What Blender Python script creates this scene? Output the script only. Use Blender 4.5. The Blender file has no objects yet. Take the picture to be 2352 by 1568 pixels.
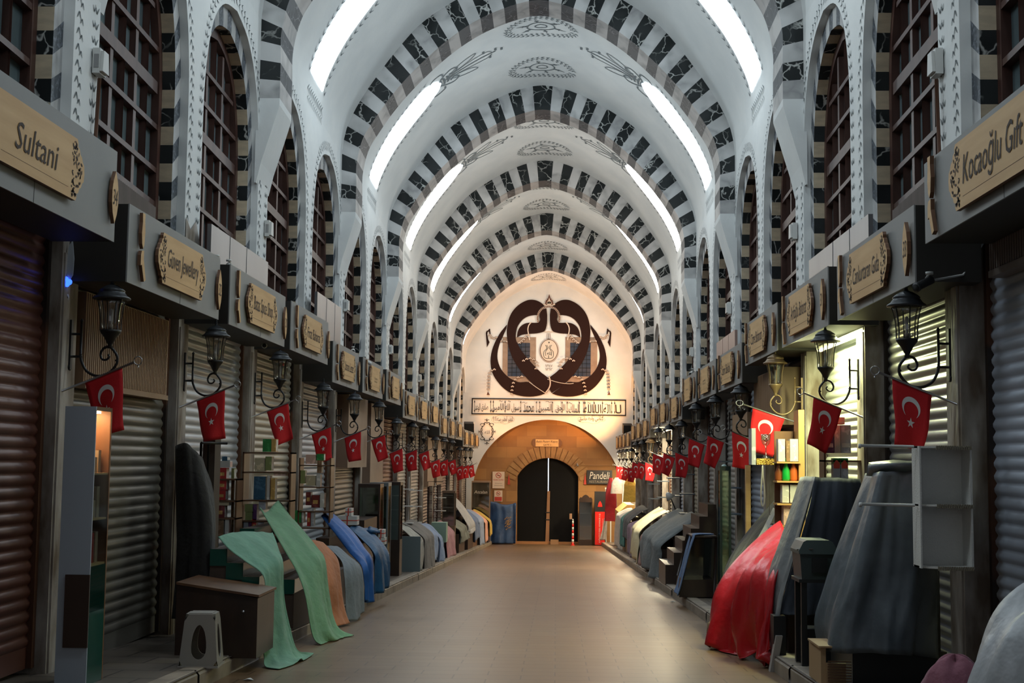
import bpy, math, random
from mathutils import Vector as V3, Matrix
random.seed(7)
SC = bpy.context.scene
COL = SC.collection
PI = math.pi
# ------------------------------------------------------------------ camera
FPX, CX, CY, VX, VY, ROLL, EYE = 3000., 1176., 784., 1278., 1055., .011, 1.5
_d = V3(((VX-CX)/FPX, -(VY-CY)/FPX, -1.)).normalized()
_u = V3((math.sin(ROLL), math.cos(ROLL), 0.)); _u.z = -(_u.x*_d.x+_u.y*_d.y)/_d.z; _u.normalize()
_x = _d.cross(_u)
RM = Matrix((_x, _d, _u))
cd = bpy.data.cameras.new('camera'); cam = bpy.data.objects.new('camera', cd); COL.objects.link(cam)
cd.sensor_fit = 'HORIZONTAL'; cd.sensor_width = 36.; cd.lens = 36.*FPX/2352.; cd.clip_end = 200
cam.matrix_world = Matrix.Translation((0, 0, EYE)) @ RM.to_4x4()
SC.camera = cam
# ------------------------------------------------------------------ world, exposure, lights
SC.view_settings.view_transform = 'Standard'; SC.view_settings.look = 'None'
SC.view_settings.gamma = 1.; SC.view_settings.use_curve_mapping = False
SC.view_settings.exposure = -.2
SC.cycles.max_bounces = 6; SC.cycles.diffuse_bounces = 4; SC.cycles.glossy_bounces = 3
SC.cycles.transmission_bounces = 4; SC.cycles.transparent_max_bounces = 6
SC.cycles.caustics_reflective = False; SC.cycles.caustics_refractive = False
SC.cycles.sample_clamp_indirect = 4.
W = bpy.data.worlds.new('World'); SC.world = W; W.use_nodes = True
W.node_tree.nodes['Background'].inputs[0].default_value = (.88, .94, 1., 1)
W.node_tree.nodes['Background'].inputs[1].default_value = .35
STRIP_POWER = 16.5
WARM = (1., .46, .16)
def lamp(kind, name, loc, aim, power, color, size=.3, size_y=None, spot=None, blend=.5):
    l = bpy.data.lights.new(name, kind); o = bpy.data.objects.new(name, l); COL.objects.link(o)
    l.energy = power; l.color = color; o.location = loc
    if kind == 'AREA':
        l.size = size
        if size_y: l.shape = 'RECTANGLE'; l.size_y = size_y
    else: l.shadow_soft_size = size
    if spot: l.spot_size = spot; l.spot_blend = blend
    o.rotation_euler = (V3(aim)-V3(loc)).to_track_quat('-Z', 'Y').to_euler()
    return o
for _p, _a, _w, _c, _sx, _sy in (((3.12, 14.75, 2.84), (1.2, 14.2, -.6), 34., (.95, 1., .55), 2.2, .06), ((3.12, 37.2, 2.34), (.6, 36.2, -1.5), 130., (1., .88, .6), 2.1, .06),
        ((3.12, 53.3, 1.9), (.8, 52.6, -2.1), 260., (1., .75, .42), 2., .06), ((3.12, 59.2, 1.85), (.8, 58.6, -2.4), 260., (1., .72, .38), 2., .06)):
    lamp('AREA', 'shop_tube_light', _p, _a, _w, _c, _sx, _sy)
for _y, _z, _w in ((37.2, 2.33, 260.), (53.2, 1.9, 200.), (56.4, 1.9, 200.), (59.2, 1.85, 260.)):
    lamp('AREA', 'shop_shutter_light', (3.0, _y, _z), (3.42, _y, _z-1.4), _w, (1., .84, .55), 2.1, .06)
lamp('AREA', 'shop_shutter_light', (2.98, 14.75, 2.84), (3.42, 14.75, 1.6), 230., (.93, 1., .5), 2.2, .06)
for _p, _a, _w, _s in (((2.86, 60.05, 2.6), (-1.2, 62.3, 6.5), 1900., 2.4), ((-3.72, 60.05, 2.6), (.5, 62.3, 5.2), 1000., 2.4), ((-.4, 56.5, 2.2), (-.4, 62.5, .6), 260., 1.7)):
    if _p[0] > -1 and _p[0] < 1: continue
    lamp('SPOT', 'flood_spot', _p, _a, _w, WARM, .12, spot=_s, blend=.8)
# ------------------------------------------------------------------ geometry helpers
def ray(px, py): return RM @ V3(((px-CX)/FPX, -(py-CY)/FPX, -1.))
def at(px, py, Y):
    v = ray(px, py); return V3((0, 0, EYE)) + v*(Y/v.y)
def atx(px, py, X):
    v = ray(px, py); return V3((0, 0, EYE)) + v*(X/v.x)
SL = .04
def zf(y): return -SL*y
XC = -.43
HW = 3.95
class MB:
    def __init__(s): s.v = []; s.f = []; s.m = []; s.s = []
    def add(s, vs, fs, mat=0, sm=False):
        n = len(s.v); s.v.extend([tuple(a) for a in vs])
        for f in fs: s.f.append([n+i for i in f]); s.m.append(mat); s.s.append(sm)
        return s
    def box(s, x0, x1, y0, y1, z0, z1, mat=0):
        if x0 > x1: x0, x1 = x1, x0
        return s.add([(x, y, z) for z in (z0, z1) for y in (y0, y1) for x in (x0, x1)],
                     [(0, 2, 3, 1), (4, 5, 7, 6), (0, 1, 5, 4), (2, 6, 7, 3), (0, 4, 6, 2), (1, 3, 7, 5)], mat)
    def obox(s, o, a, b, c, mat=0):
        o, a, b, c = V3(o), V3(a), V3(b), V3(c)
        return s.add([o+a*i+b*j+c*k for k in (0, 1) for j in (0, 1) for i in (0, 1)],
                     [(0, 2, 3, 1), (4, 5, 7, 6), (0, 1, 5, 4), (2, 6, 7, 3), (0, 4, 6, 2), (1, 3, 7, 5)], mat)
    def tube(s, pts, r, n=6, mat=0, closed=False):
        pts = [V3(p) for p in pts]; k = len(pts)
        rr = r if isinstance(r, (list, tuple)) else [r]*k
        ref = V3((.13, .27, .95)); vs = []
        for i, p in enumerate(pts):
            if closed: t = pts[(i+1) % k]-pts[i-1]
            else: t = pts[min(i+1, k-1)]-pts[max(i-1, 0)]
            t = t.normalized() if t.length > 1e-9 else V3((0, 0, 1))
            a = t.cross(ref)
            if a.length < .2: a = t.cross(V3((1, 0, 0)))
            a.normalize(); b = t.cross(a)
            vs += [p+(a*math.cos(2*PI*j/n)+b*math.sin(2*PI*j/n))*rr[i] for j in range(n)]
        fs = []
        for i in range(k if closed else k-1):
            for j in range(n):
                A = i*n+j; B = i*n+(j+1) % n; i2 = (i+1) % k
                fs.append((A, B, i2*n+(j+1) % n, i2*n+j))
        if not closed: fs += [tuple(range(n)), tuple(range((k-1)*n, k*n))[::-1]]
        return s.add(vs, fs, mat, True)
    def lathe(s, prof, c=(0, 0, 0), n=12, mat=0, sm=True, ax=None):
        c = V3(c); vs = []; k = len(prof)
        if ax is None: A, B, C = V3((1, 0, 0)), V3((0, 1, 0)), V3((0, 0, 1))
        else:
            C = V3(ax).normalized(); A = C.cross(V3((.3, .5, .8))).normalized(); B = C.cross(A)
        for r, z in prof: vs += [c+A*(r*math.cos(2*PI*j/n))+B*(r*math.sin(2*PI*j/n))+C*z for j in range(n)]
        fs = [(i*n+j, i*n+(j+1) % n, (i+1)*n+(j+1) % n, (i+1)*n+j) for i in range(k-1) for j in range(n)]
        fs += [tuple(range(n))[::-1], tuple(range((k-1)*n, k*n))]
        return s.add(vs, fs, mat, sm)
    def prism(s, poly, o, a, b, w, mat=0, side=None):
        o, a, b, w = V3(o), V3(a), V3(b), V3(w); n = len(poly)
        vs = [o+a*x+b*y for x, y in poly]+[o+a*x+b*y+w for x, y in poly]
        s.add(vs, [tuple(range(n))[::-1], tuple(range(n, 2*n))], mat)
        return s.add(vs, [(i, (i+1) % n, n+(i+1) % n, n+i) for i in range(n)], mat if side is None else side)
    def loft(s, rows, mat=0, sm=True, closed=False):
        m = len(rows[0]); vs = [p for r in rows for p in r]
        fs = [(i*m+j, i*m+(j+1) % m, (i+1)*m+(j+1) % m, (i+1)*m+j) for i in range(len(rows)-1) for j in range(m if closed else m-1)]
        return s.add(vs, fs, mat, sm)
    def ribbon(s, pts, w, fn, mat=0):
        """flat painted line of width w along 2-D pts, mapped to 3-D by fn"""
        vs = []; k = len(pts)
        for i, p in enumerate(pts):
            q = pts[min(i+1, k-1)]; r = pts[max(i-1, 0)]
            dx, dy = q[0]-r[0], q[1]-r[1]; L = math.hypot(dx, dy) or 1
            ww = w[i] if isinstance(w, (list, tuple)) else w
            nx, ny = -dy/L*ww/2, dx/L*ww/2
            vs += [fn(p[0]+nx, p[1]+ny), fn(p[0]-nx, p[1]-ny)]
        return s.add(vs, [(2*i, 2*i+2, 2*i+3, 2*i+1) for i in range(k-1)], mat)
    def build(s, name, mats, parent=None, kind=None, loc=None, **kw):
        me = bpy.data.meshes.new(name)
        me.from_pydata([tuple(v) for v in s.v], [], s.f)
        for m in (mats if isinstance(mats, (list, tuple)) else [mats]): me.materials.append(m)
        me.polygons.foreach_set('material_index', s.m); me.polygons.foreach_set('use_smooth', s.s)
        me.update()
        o = bpy.data.objects.new(name, me); COL.objects.link(o)
        if parent: o.parent = parent
        if loc is not None:
            L = V3(loc); o.location = L
            me.transform(Matrix.Translation(-L))
        if kind: o['kind'] = kind
        for k, v in kw.items(): o[k] = v
        return o
def thing(name, label, cat, loc=(0, 0, 0), group=None, rz=0, parent=None):
    o = bpy.data.objects.new(name, None); COL.objects.link(o); o.empty_display_size = .1
    o.location = loc; o.rotation_euler = (0, 0, rz); tag(o, label, cat, group); return o
def tag(o, label, cat, group=None):
    o['label'] = label; o['category'] = cat
    if group: o['group'] = group
    return o
def dup(root, loc, label=None, rz=None, sx=None, group=None):
    r = root.copy(); COL.objects.link(r); r.location = loc
    if rz is not None: r.rotation_euler = (0, 0, rz)
    if sx: r.scale = (sx, 1, 1)
    if label: r['label'] = label
    if group: r['group'] = group
    for ch in list(root.children):
        c = ch.copy(); COL.objects.link(c); c.parent = r
        for g in list(ch.children):
            d = g.copy(); COL.objects.link(d); d.parent = c
    return r
def cr(pts, n=8, closed=False):
    """Catmull-Rom through points of any dimension"""
    P = [tuple(p) for p in pts]; k = len(P); out = []
    for i in range(k if closed else k-1):
        if closed: a, b, c, d = P[i-1], P[i], P[(i+1) % k], P[(i+2) % k]
        else: a, b, c, d = P[max(i-1, 0)], P[i], P[i+1], P[min(i+2, k-1)]
        for j in range(n):
            t = j/n
            out.append(tuple(.5*((2*B)+(-A+C)*t+(2*A-5*B+4*C-D)*t*t+(-A+3*B-3*C+D)*t**3) for A, B, C, D in zip(a, b, c, d)))
    if not closed: out.append(P[-1])
    return out
_tc = {}
def text2d(t, width=None, height=None):
    """glyph outlines as (verts2d, faces), centred on 0,0, scaled to the width and cap height given"""
    if t not in _tc:
        c = bpy.data.curves.new('t', 'FONT'); c.body = t; c.resolution_u = 2; c.shear = .22 if t and ord(max(t)) < 0x600 and not t.isupper() else 0; c.fill_mode = 'FRONT'
        o = bpy.data.objects.new('t', c); COL.objects.link(o)
        dg = bpy.context.evaluated_depsgraph_get(); me = bpy.data.meshes.new_from_object(o.evaluated_get(dg))
        _tc[t] = ([(v.co.x, v.co.y) for v in me.vertices], [tuple(p.vertices) for p in me.polygons])
        bpy.data.objects.remove(o); bpy.data.curves.remove(c); bpy.data.meshes.remove(me)
    vs, fs = _tc[t]
    if not vs: return [], []
    x0 = min(v[0] for v in vs); x1 = max(v[0] for v in vs); y0 = min(v[1] for v in vs); y1 = max(v[1] for v in vs)
    sx = (width/(x1-x0)) if width else None; sy = (height/(y1-y0)) if height else sx
    if sx is None: sx = sy
    return [((x-(x0+x1)/2)*sx, (y-(y0+y1)/2)*sy) for x, y in vs], fs
def put_text(mb, t, o, a, b, w, h, mat=0, th=.004):
    """text in the plane o + x*a + y*b, th thick along a x b"""
    vs, fs = text2d(t, w, h)
    if not vs: return
    o, a, b = V3(o), V3(a), V3(b); nrm = a.cross(b).normalized()*th
    mb.add([o+a*x+b*y+nrm for x, y in vs], fs, mat)
# ------------------------------------------------------------------ materials
MT = {}
KEEP = {k: 1. for k in ('white_plaster', 'grey_painted_ornament', 'black_painted_lettering', 'cream_marble', 'speckled_marble', 'dark_veined_marble', 'grey_white_marble', 'grey_striated_marble', 'pale_striated_marble',
        'glowing_skylight_panel', 'white_flag_emblem', 'dark_window_glass', 'dark_red_wood', 'brown_stone_window_frame', 'cream_medallion_paint', 'cream_outline_paint', 'off_white_lettering', 'cream_card', 'red_print', 'pale_ochre_voussoir', 'ochre_ashlar', 'bright_red_panel', 'daylight_beyond', 'orange_stone_step')}
KEEP.update({'light_wood_board': .72, 'red_flag_cloth': .75, 'grey_composite_panel': 1., 'worn_marble': 1., 'white_plastic': .9, 'steel_pole': .9, 'worn_brown_stone': .8, 'shutter_rail_steel': 1., 'galvanised_panel': .55})
DIM = .85
def mat(name, col, rough=.6, metal=0., col2=None, scale=8., detail=4., bump=0., bscale=40., stretch=(1, 1, 1), emit=None, es=0., spec=None, coat=0., lo=.35, hi=.65, sheen=0.):
    if name in MT: return MT[name]
    kf = KEEP.get(name, DIM); col = tuple(x*kf for x in col); col2 = tuple(x*kf for x in col2) if col2 else None
    m = bpy.data.materials.new(name); m.use_nodes = True; N = m.node_tree.nodes; L = m.node_tree.links
    p = N['Principled BSDF']; MT[name] = m
    p.inputs['Base Color'].default_value = (*col, 1); p.inputs['Roughness'].default_value = rough
    p.inputs['Metallic'].default_value = metal
    if spec is not None: p.inputs['Specular IOR Level'].default_value = spec
    if coat: p.inputs['Coat Weight'].default_value = coat; p.inputs['Coat Roughness'].default_value = .08
    if sheen: p.inputs['Sheen Weight'].default_value = sheen
    if emit: p.inputs['Emission Color'].default_value = (*emit, 1); p.inputs['Emission Strength'].default_value = es
    if col2 or bump:
        g = N.new('ShaderNodeNewGeometry'); mp = N.new('ShaderNodeMapping'); mp.inputs['Scale'].default_value = stretch
        L.new(g.outputs['Position'], mp.inputs['Vector'])
    if col2:
        n = N.new('ShaderNodeTexNoise'); n.inputs['Scale'].default_value = scale; n.inputs['Detail'].default_value = detail
        L.new(mp.outputs[0], n.inputs['Vector'])
        r = N.new('ShaderNodeValToRGB'); r.color_ramp.elements[0].position = lo; r.color_ramp.elements[1].position = hi
        r.color_ramp.elements[0].color = (*col, 1); r.color_ramp.elements[1].color = (*col2, 1)
        L.new(n.outputs['Fac'], r.inputs[0]); L.new(r.outputs[0], p.inputs['Base Color'])
    if bump:
        n2 = N.new('ShaderNodeTexNoise'); n2.inputs['Scale'].default_value = bscale; n2.inputs['Detail'].default_value = 3
        L.new(mp.outputs[0], n2.inputs['Vector'])
        b = N.new('ShaderNodeBump'); b.inputs['Strength'].default_value = bump; b.inputs['Distance'].default_value = .02
        L.new(n2.outputs['Fac'], b.inputs['Height']); L.new(b.outputs[0], p.inputs['Normal'])
    return m
def vein(name, col, vcol, sc=3.2, th=.035, rough=.35, dist=.35, streak=False):
    m = mat(name, col, rough); N = m.node_tree.nodes; L = m.node_tree.links; p = N['Principled BSDF']
    g = N.new('ShaderNodeNewGeometry'); n = N.new('ShaderNodeTexNoise'); n.inputs['Scale'].default_value = 3.5; n.inputs['Detail'].default_value = 3
    L.new(g.outputs['Position'], n.inputs['Vector'])
    mx = N.new('ShaderNodeVectorMath'); mx.operation = 'MULTIPLY_ADD'; mx.inputs[1].default_value = (dist, dist, dist)
    L.new(n.outputs['Color'], mx.inputs[0]); L.new(g.outputs['Position'], mx.inputs[2])
    v = N.new('ShaderNodeTexVoronoi'); v.feature = 'DISTANCE_TO_EDGE'; v.inputs['Scale'].default_value = sc
    L.new(mx.outputs[0], v.inputs['Vector'])
    r = N.new('ShaderNodeValToRGB'); e = r.color_ramp.elements
    e[0].position = 0.; e[0].color = (*vcol, 1); e[1].position = th; e[1].color = (*col, 1)
    L.new(v.outputs['Distance'], r.inputs[0])
    p.inputs['Specular IOR Level'].default_value = .25
    n3 = N.new('ShaderNodeTexNoise'); n3.inputs['Scale'].default_value = 1.7; L.new(g.outputs['Position'], n3.inputs['Vector'])
    r3 = N.new('ShaderNodeValToRGB'); r3.color_ramp.elements[0].position = .4; r3.color_ramp.elements[1].position = .55
    L.new(n3.outputs['Fac'], r3.inputs[0])
    mi = N.new('ShaderNodeMix'); mi.data_type = 'RGBA'; mi.inputs[6].default_value = (*[a*1.3+.01 for a in col], 1)
    L.new(r3.outputs[0], mi.inputs[0]); L.new(r.outputs[0], mi.inputs[7]); L.new(mi.outputs[2], p.inputs['Base Color'])
    return m
PLASTER = mat('white_plaster', (.78, .79, .78), .75, col2=(.70, .72, .72), scale=1.2, bump=.12, bscale=9)
MDARK = vein('dark_veined_marble', (.010, .013, .014), (.50, .51, .49), 3.4, .045, .6)
MWHITE = vein('grey_white_marble', (.42, .42, .42), (.31, .31, .315), 1.6, .14, .45)
MSOFD = vein('grey_striated_marble', (.075, .078, .085), (.30, .30, .31), 5., .04, .5)
MSOFW = vein('pale_striated_marble', (.46, .44, .43), (.36, .35, .35), 2., .12, .5)
MCREAM = mat('cream_marble', (.62, .51, .36), .5, col2=(.48, .40, .29), scale=5, stretch=(1, 1, 3))
MBAND = mat('speckled_marble', (.05, .06, .075), .5, col2=(.22, .25, .3), scale=30, detail=2, lo=.5, hi=.75)
MWORN = mat('worn_marble', (.42, .38, .34), .6, col2=(.13, .09, .06), scale=5, stretch=(1, 1, .35), bump=.3, bscale=14)
MWORN2 = mat('worn_brown_stone', (.09, .065, .045), .8, col2=(.035, .025, .02), scale=4, bump=.3)
GREYPAINT = mat('grey_painted_ornament', (.15, .17, .18), .8)
BLACKPAINT = mat('black_painted_lettering', (.012, .008, .009), .7)
WOODD = mat('dark_red_wood', (.055, .022, .016), .45, col2=(.09, .04, .03), scale=6, stretch=(1, 1, .3))
WOODB = mat('brown_wood', (.10, .045, .022), .4, col2=(.16, .075, .035), scale=5, stretch=(1, 1, .25))
WOODDK = mat('dark_brown_wood', (.026, .014, .010), .35, col2=(.045, .024, .016), scale=5, stretch=(1, 1, .3))
WOODL = mat('light_wood_board', (.98, .62, .27), .55, col2=(.85, .50, .20), scale=3, stretch=(1, .35, 4))
WOODE = mat('burnt_wood_edge', (.16, .07, .03), .6)
BURN = mat('burnt_brown_lettering', (.055, .03, .02), .7)
GLASSD = mat('dark_window_glass', (.08, .11, .12), .18, spec=.6, col2=(.17, .22, .235), scale=.8)
FASCIA = mat('grey_composite_panel', (.25, .25, .245), .55, col2=(.27, .268, .262), scale=2)
DARKBOX = mat('dark_brown_panel', (.022, .018, .014), .6)
GREYPAN = mat('galvanised_panel', (.38, .38, .40), .35, metal=.4, col2=(.30, .30, .32), scale=1.5, stretch=(1, 1, .2))
FLUTE = mat('fluted_brown_panel', (.20, .16, .14), .5, col2=(.24, .19, .17), scale=6, stretch=(1, 1, .2))
BLIND = mat('beige_roller_cover', (.34, .21, .12), .5, col2=(.38, .24, .14), scale=3, stretch=(1, 1, .2))
IRON = mat('black_cast_iron', (.018, .017, .018), .45, metal=.3)
IRONG = mat('dark_grey_iron', (.045, .048, .055), .4, metal=.3)
PALEIRON = mat('pale_bronze_iron', (.30, .20, .11), .4, metal=.4)
STEEL = mat('steel_pole', (.42, .41, .42), .3, metal=.8)
BLACK = mat('black_gap', (.006, .006, .006), .8)
BLKPL = mat('black_plastic', (.014, .015, .017), .4)
WHITEPL = mat('white_plastic', (.62, .62, .60), .4)
RED = mat('red_flag_cloth', (.78, .006, .012), .75, bump=.1, bscale=60, sheen=.1)
WHITE = mat('white_flag_emblem', (.78, .76, .75), .8)
LEDW = mat('glowing_skylight_panel', (.9, .9, .9), .5, emit=(.80, .93, 1.), es=STRIP_POWER)
LEDN = mat('neutral_skylight_panel', (.9, .9, .9), .5, emit=(.97, .97, .93), es=STRIP_POWER*.97)
LEDY = mat('warm_skylight_panel', (.9, .9, .9), .5, emit=(1., .95, .85), es=STRIP_POWER*.97)
def thin_glass(name, tint, fac=.75, rough=.05):
    m = bpy.data.materials.new(name); m.use_nodes = True; N = m.node_tree.nodes; L = m.node_tree.links
    N.remove(N['Principled BSDF']); out = N['Material Output']
    t = N.new('ShaderNodeBsdfTransparent'); t.inputs[0].default_value = (*tint, 1)
    g = N.new('ShaderNodeBsdfGlossy'); g.inputs['Roughness'].default_value = rough; g.inputs[0].default_value = (.8, .8, .8, 1)
    mi = N.new('ShaderNodeMixShader'); mi.inputs[0].default_value = 1-fac
    L.new(t.outputs[0], mi.inputs[1]); L.new(g.outputs[0], mi.inputs[2]); L.new(mi.outputs[0], out.inputs[0]); MT[name] = m
    return m
LGLASS = thin_glass('lantern_glass', (.75, .72, .66), .82)
GGREEN = thin_glass('green_edged_glass', (.55, .72, .68), .75)
GCLEAR = thin_glass('cabinet_glass', (.8, .85, .85), .85)
def tiles(name, c1, c2, cm, bw, bh, sc, rough, mortar=.012, swap=False, coat=0.):
    m = mat(name, c1, rough, coat=coat); N = m.node_tree.nodes; L = m.node_tree.links; p = N['Principled BSDF']
    g = N.new('ShaderNodeNewGeometry'); mp = N.new('ShaderNodeMapping')
    if swap: mp.inputs['Rotation'].default_value = (PI/2, 0, 0)
    L.new(g.outputs['Position'], mp.inputs['Vector'])
    b = N.new('ShaderNodeTexBrick'); b.inputs['Scale'].default_value = sc; b.inputs['Brick Width'].default_value = bw
    b.inputs['Row Height'].default_value = bh; b.inputs['Mortar Size'].default_value = mortar; b.inputs['Mortar Smooth'].default_value = .3
    b.inputs['Color1'].default_value = (*c1, 1); b.inputs['Color2'].default_value = (*c2, 1); b.inputs['Mortar'].default_value = (*cm, 1)
    L.new(mp.outputs[0], b.inputs['Vector'])
    n = N.new('ShaderNodeTexNoise'); n.inputs['Scale'].default_value = 1.1; n.inputs['Detail'].default_value = 6; L.new(g.outputs['Position'], n.inputs['Vector'])
    r = N.new('ShaderNodeValToRGB'); r.color_ramp.elements[0].position = .3; r.color_ramp.elements[1].position = .7
    r.color_ramp.elements[0].color = (.86, .85, .84, 1); r.color_ramp.elements[1].color = (1.1, 1.1, 1.1, 1); L.new(n.outputs['Fac'], r.inputs[0])
    x = N.new('ShaderNodeMix'); x.data_type = 'RGBA'; x.blend_type = 'MULTIPLY'; x.inputs[0].default_value = 1
    L.new(b.outputs['Color'], x.inputs[6]); L.new(r.outputs[0], x.inputs[7]); L.new(x.outputs[2], p.inputs['Base Color'])
    rr = N.new('ShaderNodeMapRange'); rr.inputs['To Min'].default_value = rough*.88; rr.inputs['To Max'].default_value = rough*1.2
    L.new(n.outputs['Fac'], rr.inputs[0]); L.new(rr.outputs[0], p.inputs['Roughness'])
    bp = N.new('ShaderNodeBump'); bp.inputs['Strength'].default_value = .18; bp.inputs['Distance'].default_value = .006
    L.new(b.outputs['Fac'], bp.inputs['Height']); bp.invert = True; L.new(bp.outputs[0], p.inputs['Normal'])
    return m
FLOOR = tiles('beige_marble_tiles', (.150, .092, .050), (.128, .077, .041), (.055, .033, .018), .62, .3, 1., .33, mortar=.008)
SIDEW = tiles('worn_grey_paving', (.12, .095, .075), (.095, .075, .06), (.04, .03, .025), .6, .5, 1., .5)
STONE = tiles('ochre_ashlar', (.37, .19, .065), (.28, .135, .048), (.26, .13, .05), .95, .52, 1., .8, swap=True, mortar=.008)
KERB = mat('pale_stone_kerb', (.34, .28, .22), .55, col2=(.22, .18, .14), scale=4)
# ------------------------------------------------------------------ vault profile
PO = cr([(3.95, 7.45), (3.95, 8.1), (3.95, 8.65), (3.86, 9.19), (3.60, 9.74), (3.25, 10.28), (2.79, 10.90), (2.30, 11.42), (1.43, 11.99), (.75, 12.31), (.28, 12.44), (0, 12.47)], 6)
PI_ = cr([(3.65, 7.45), (3.65, 8.0), (3.65, 8.45), (3.54, 8.94), (3.34, 9.30), (3.01, 9.79), (2.6, 10.28), (2.13, 10.75), (1.69, 11.12), (1.2, 11.44), (.68, 11.67), (.25, 11.80), (0, 11.83)], 6)
def arclen(P):
    a = [0.]
    for p, q in zip(P, P[1:]): a.append(a[-1]+math.dist(p, q))
    return a
AO, AI = arclen(PO), arclen(PI_); LO, LI = AO[-1], AI[-1]
def along(P, A, s):
    s = max(0., min(A[-1], s))
    for i in range(len(A)-1):
        if A[i+1] >= s:
            t = (s-A[i])/(A[i+1]-A[i] or 1); return [P[i][k]*(1-t)+P[i+1][k]*t for k in (0, 1)], (P[i+1][0]-P[i][0], P[i+1][1]-P[i][1])
    return list(P[-1]), (P[-1][0]-P[-2][0], P[-1][1]-P[-2][1])
F0, PER, RD = 18.55, 7.28, .85
def bulge(y):
    u = ((y-F0) % PER)
    return 0 if u < RD else .10*math.sin(PI*(u-RD)/(PER-RD))
def vp(s, y, inset=0.):
    """s = signed distance along the vault from its ridge (minus = left side)"""
    sg = -1 if s < 0 else 1
    (o, h), (dx, dy) = along(PO, AO, LO-abs(s)); L = math.hypot(dx, dy)
    n = (-dy/L, dx/L)          # points inwards
    n = (-abs(n[0]), -abs(n[1])) if h > 8.65 else (-1., 0.)
    k = inset-(bulge(y) if h > 8.65 else 0)*min(1, max(0, (h-8.65)/1.5))
    return V3((XC+sg*(o+n[0]*k), y, h+n[1]*k+zf(y)))
YB, YE = -11., 62.2
ribs = [F0+PER*i for i in range(-4, 6)]
# vault with its painted ornament
mb = MB()
ys = sorted(set([YB+i*.91 for i in range(int((YE-YB)/.91)+1)]+[YE]+ribs+[r+RD for r in ribs]))
def s_of_h(h):
    for i in range(len(PO)):
        if PO[i][1] >= h: return LO-AO[i]
LV = s_of_h(8.45)
ss = [-LV+i*2*LV/52 for i in range(53)]; ss[26] = 0
mb.loft([[vp(s, y) for s in ss] for y in ys], 0)
def leafline(mb, pts, step=.17, size=.075, fn=None, w=.03, sl=1):
    """row of small paired leaf strokes following pts"""
    A = arclen(pts); n = int(A[-1]/step)
    for i in range(n):
        (x, y), (dx, dy) = along(pts, A, (i+.5)*step); L = math.hypot(dx, dy) or 1; dx /= L; dy /= L
        for sd in (-1, 1):
            q = [(x, y), (x+dx*size-dy*sd*size*.75, y+dy*size+dx*sd*size*.75)]
            mb.ribbon(q, [w, w*.3], fn, sl)
def motif(mb, cx, cy, ux, uy, k, fn):
    """scrolled palmette pointing along (ux,uy)"""
    def P(a, b): return (cx+ux*a*k-uy*b*k, cy+uy*a*k+ux*b*k)
    R = lambda pts, w: mb.ribbon([P(p[0], p[1]*1.25) for p in cr(pts, 5)], w*k*1.35, fn, 1)
    for sd in (-1, 1):
        R([(-.1, 0), (.1, .22*sd), (.35, .34*sd), (.5, .22*sd), (.38, .1*sd), (.28, .18*sd)], .035)
        R([(-.1, .02*sd), (-.3, .25*sd), (-.15, .42*sd), (.08, .40*sd), (.1, .28*sd)], .035)
        R([(-.2, .1*sd), (-.5, .22*sd), (-.75, .38*sd), (-.9, .30*sd), (-.7, .22*sd)], .03)
        R([(-.6, .3*sd), (-.95, .42*sd), (-1.3, .40*sd), (-1.5, .30*sd)], .022)
        R([(.2, .05*sd), (.6, .32*sd), (1.0, .40*sd), (.85, .22*sd), (.45, .08*sd)], .022)
        R([(.2, .02*sd), (.7, .12*sd), (1.25, .16*sd), (1.4, .05*sd)], .02)
    R([(.1, 0), (.8, 0), (1.5, 0)], .03)
    for a in (0, .1, .2): R([(a, -.16), (a+.03, 0), (a, .16)], .04)
    for a, b in ((1.2, .2), (1.35, -.16), (1.5, .1), (1.65, 0)): R([(a, b-.06), (a, b+.06)], .04)
SB, ST = s_of_h(9.02), s_of_h(11.42)
SO = 3.62
for r in ribs:
    y0 = r+SO
    for sg in (-1, 1):
        fn = lambda a, b, sg=sg: vp(sg*a, b, .012)
        for yy in (y0-.13, y0+1.3):
            leafline(mb, [(SB+.1, yy), ((SB+ST)/2, yy), (ST+.3, yy)], .16, .09, fn, .035)
        leafline(mb, [(SB+.32, y0-.15), (SB+.32, y0+1.3)], .13, .12, fn, .03)
        leafline(mb, [(SB+.5, y0-.15), (SB+.5, y0+1.3)], .13, .10, fn, .02)
        motif(mb, ST+.02, y0+.57, -1, 0, 1.0, fn)
    fn = lambda a, b: vp(a, b, .012)
    for yc in (r+3.35, r+6.0):
        E = lambda rx, ry, n=40: [(rx*math.cos(2*PI*i/n), yc+ry*math.sin(2*PI*i/n)) for i in range(n+1)]
        leafline(mb, E(.80, .60), .12, .075, fn, .035); leafline(mb, E(.70, .50), .12, .06, fn, .03)
        mb.ribbon(E(.30, .24), .03, fn, 1); mb.ribbon(E(.13, .10, 16), .03, fn, 1)
        for k in range(6):
            a = k*PI/3+.3; c, d = math.cos(a), math.sin(a)
            mb.ribbon([(c*.3, yc+d*.24), (c*.58, yc+d*.42)], [.05, .012], fn, 1)
            mb.ribbon([(c*.42-.05*d, yc+d*.34+.05*c), (c*.42+.05*d, yc+d*.34-.05*c)], .03, fn, 1)
mb.build('ceiling', [PLASTER, GREYPAINT], kind='structure')
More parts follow.
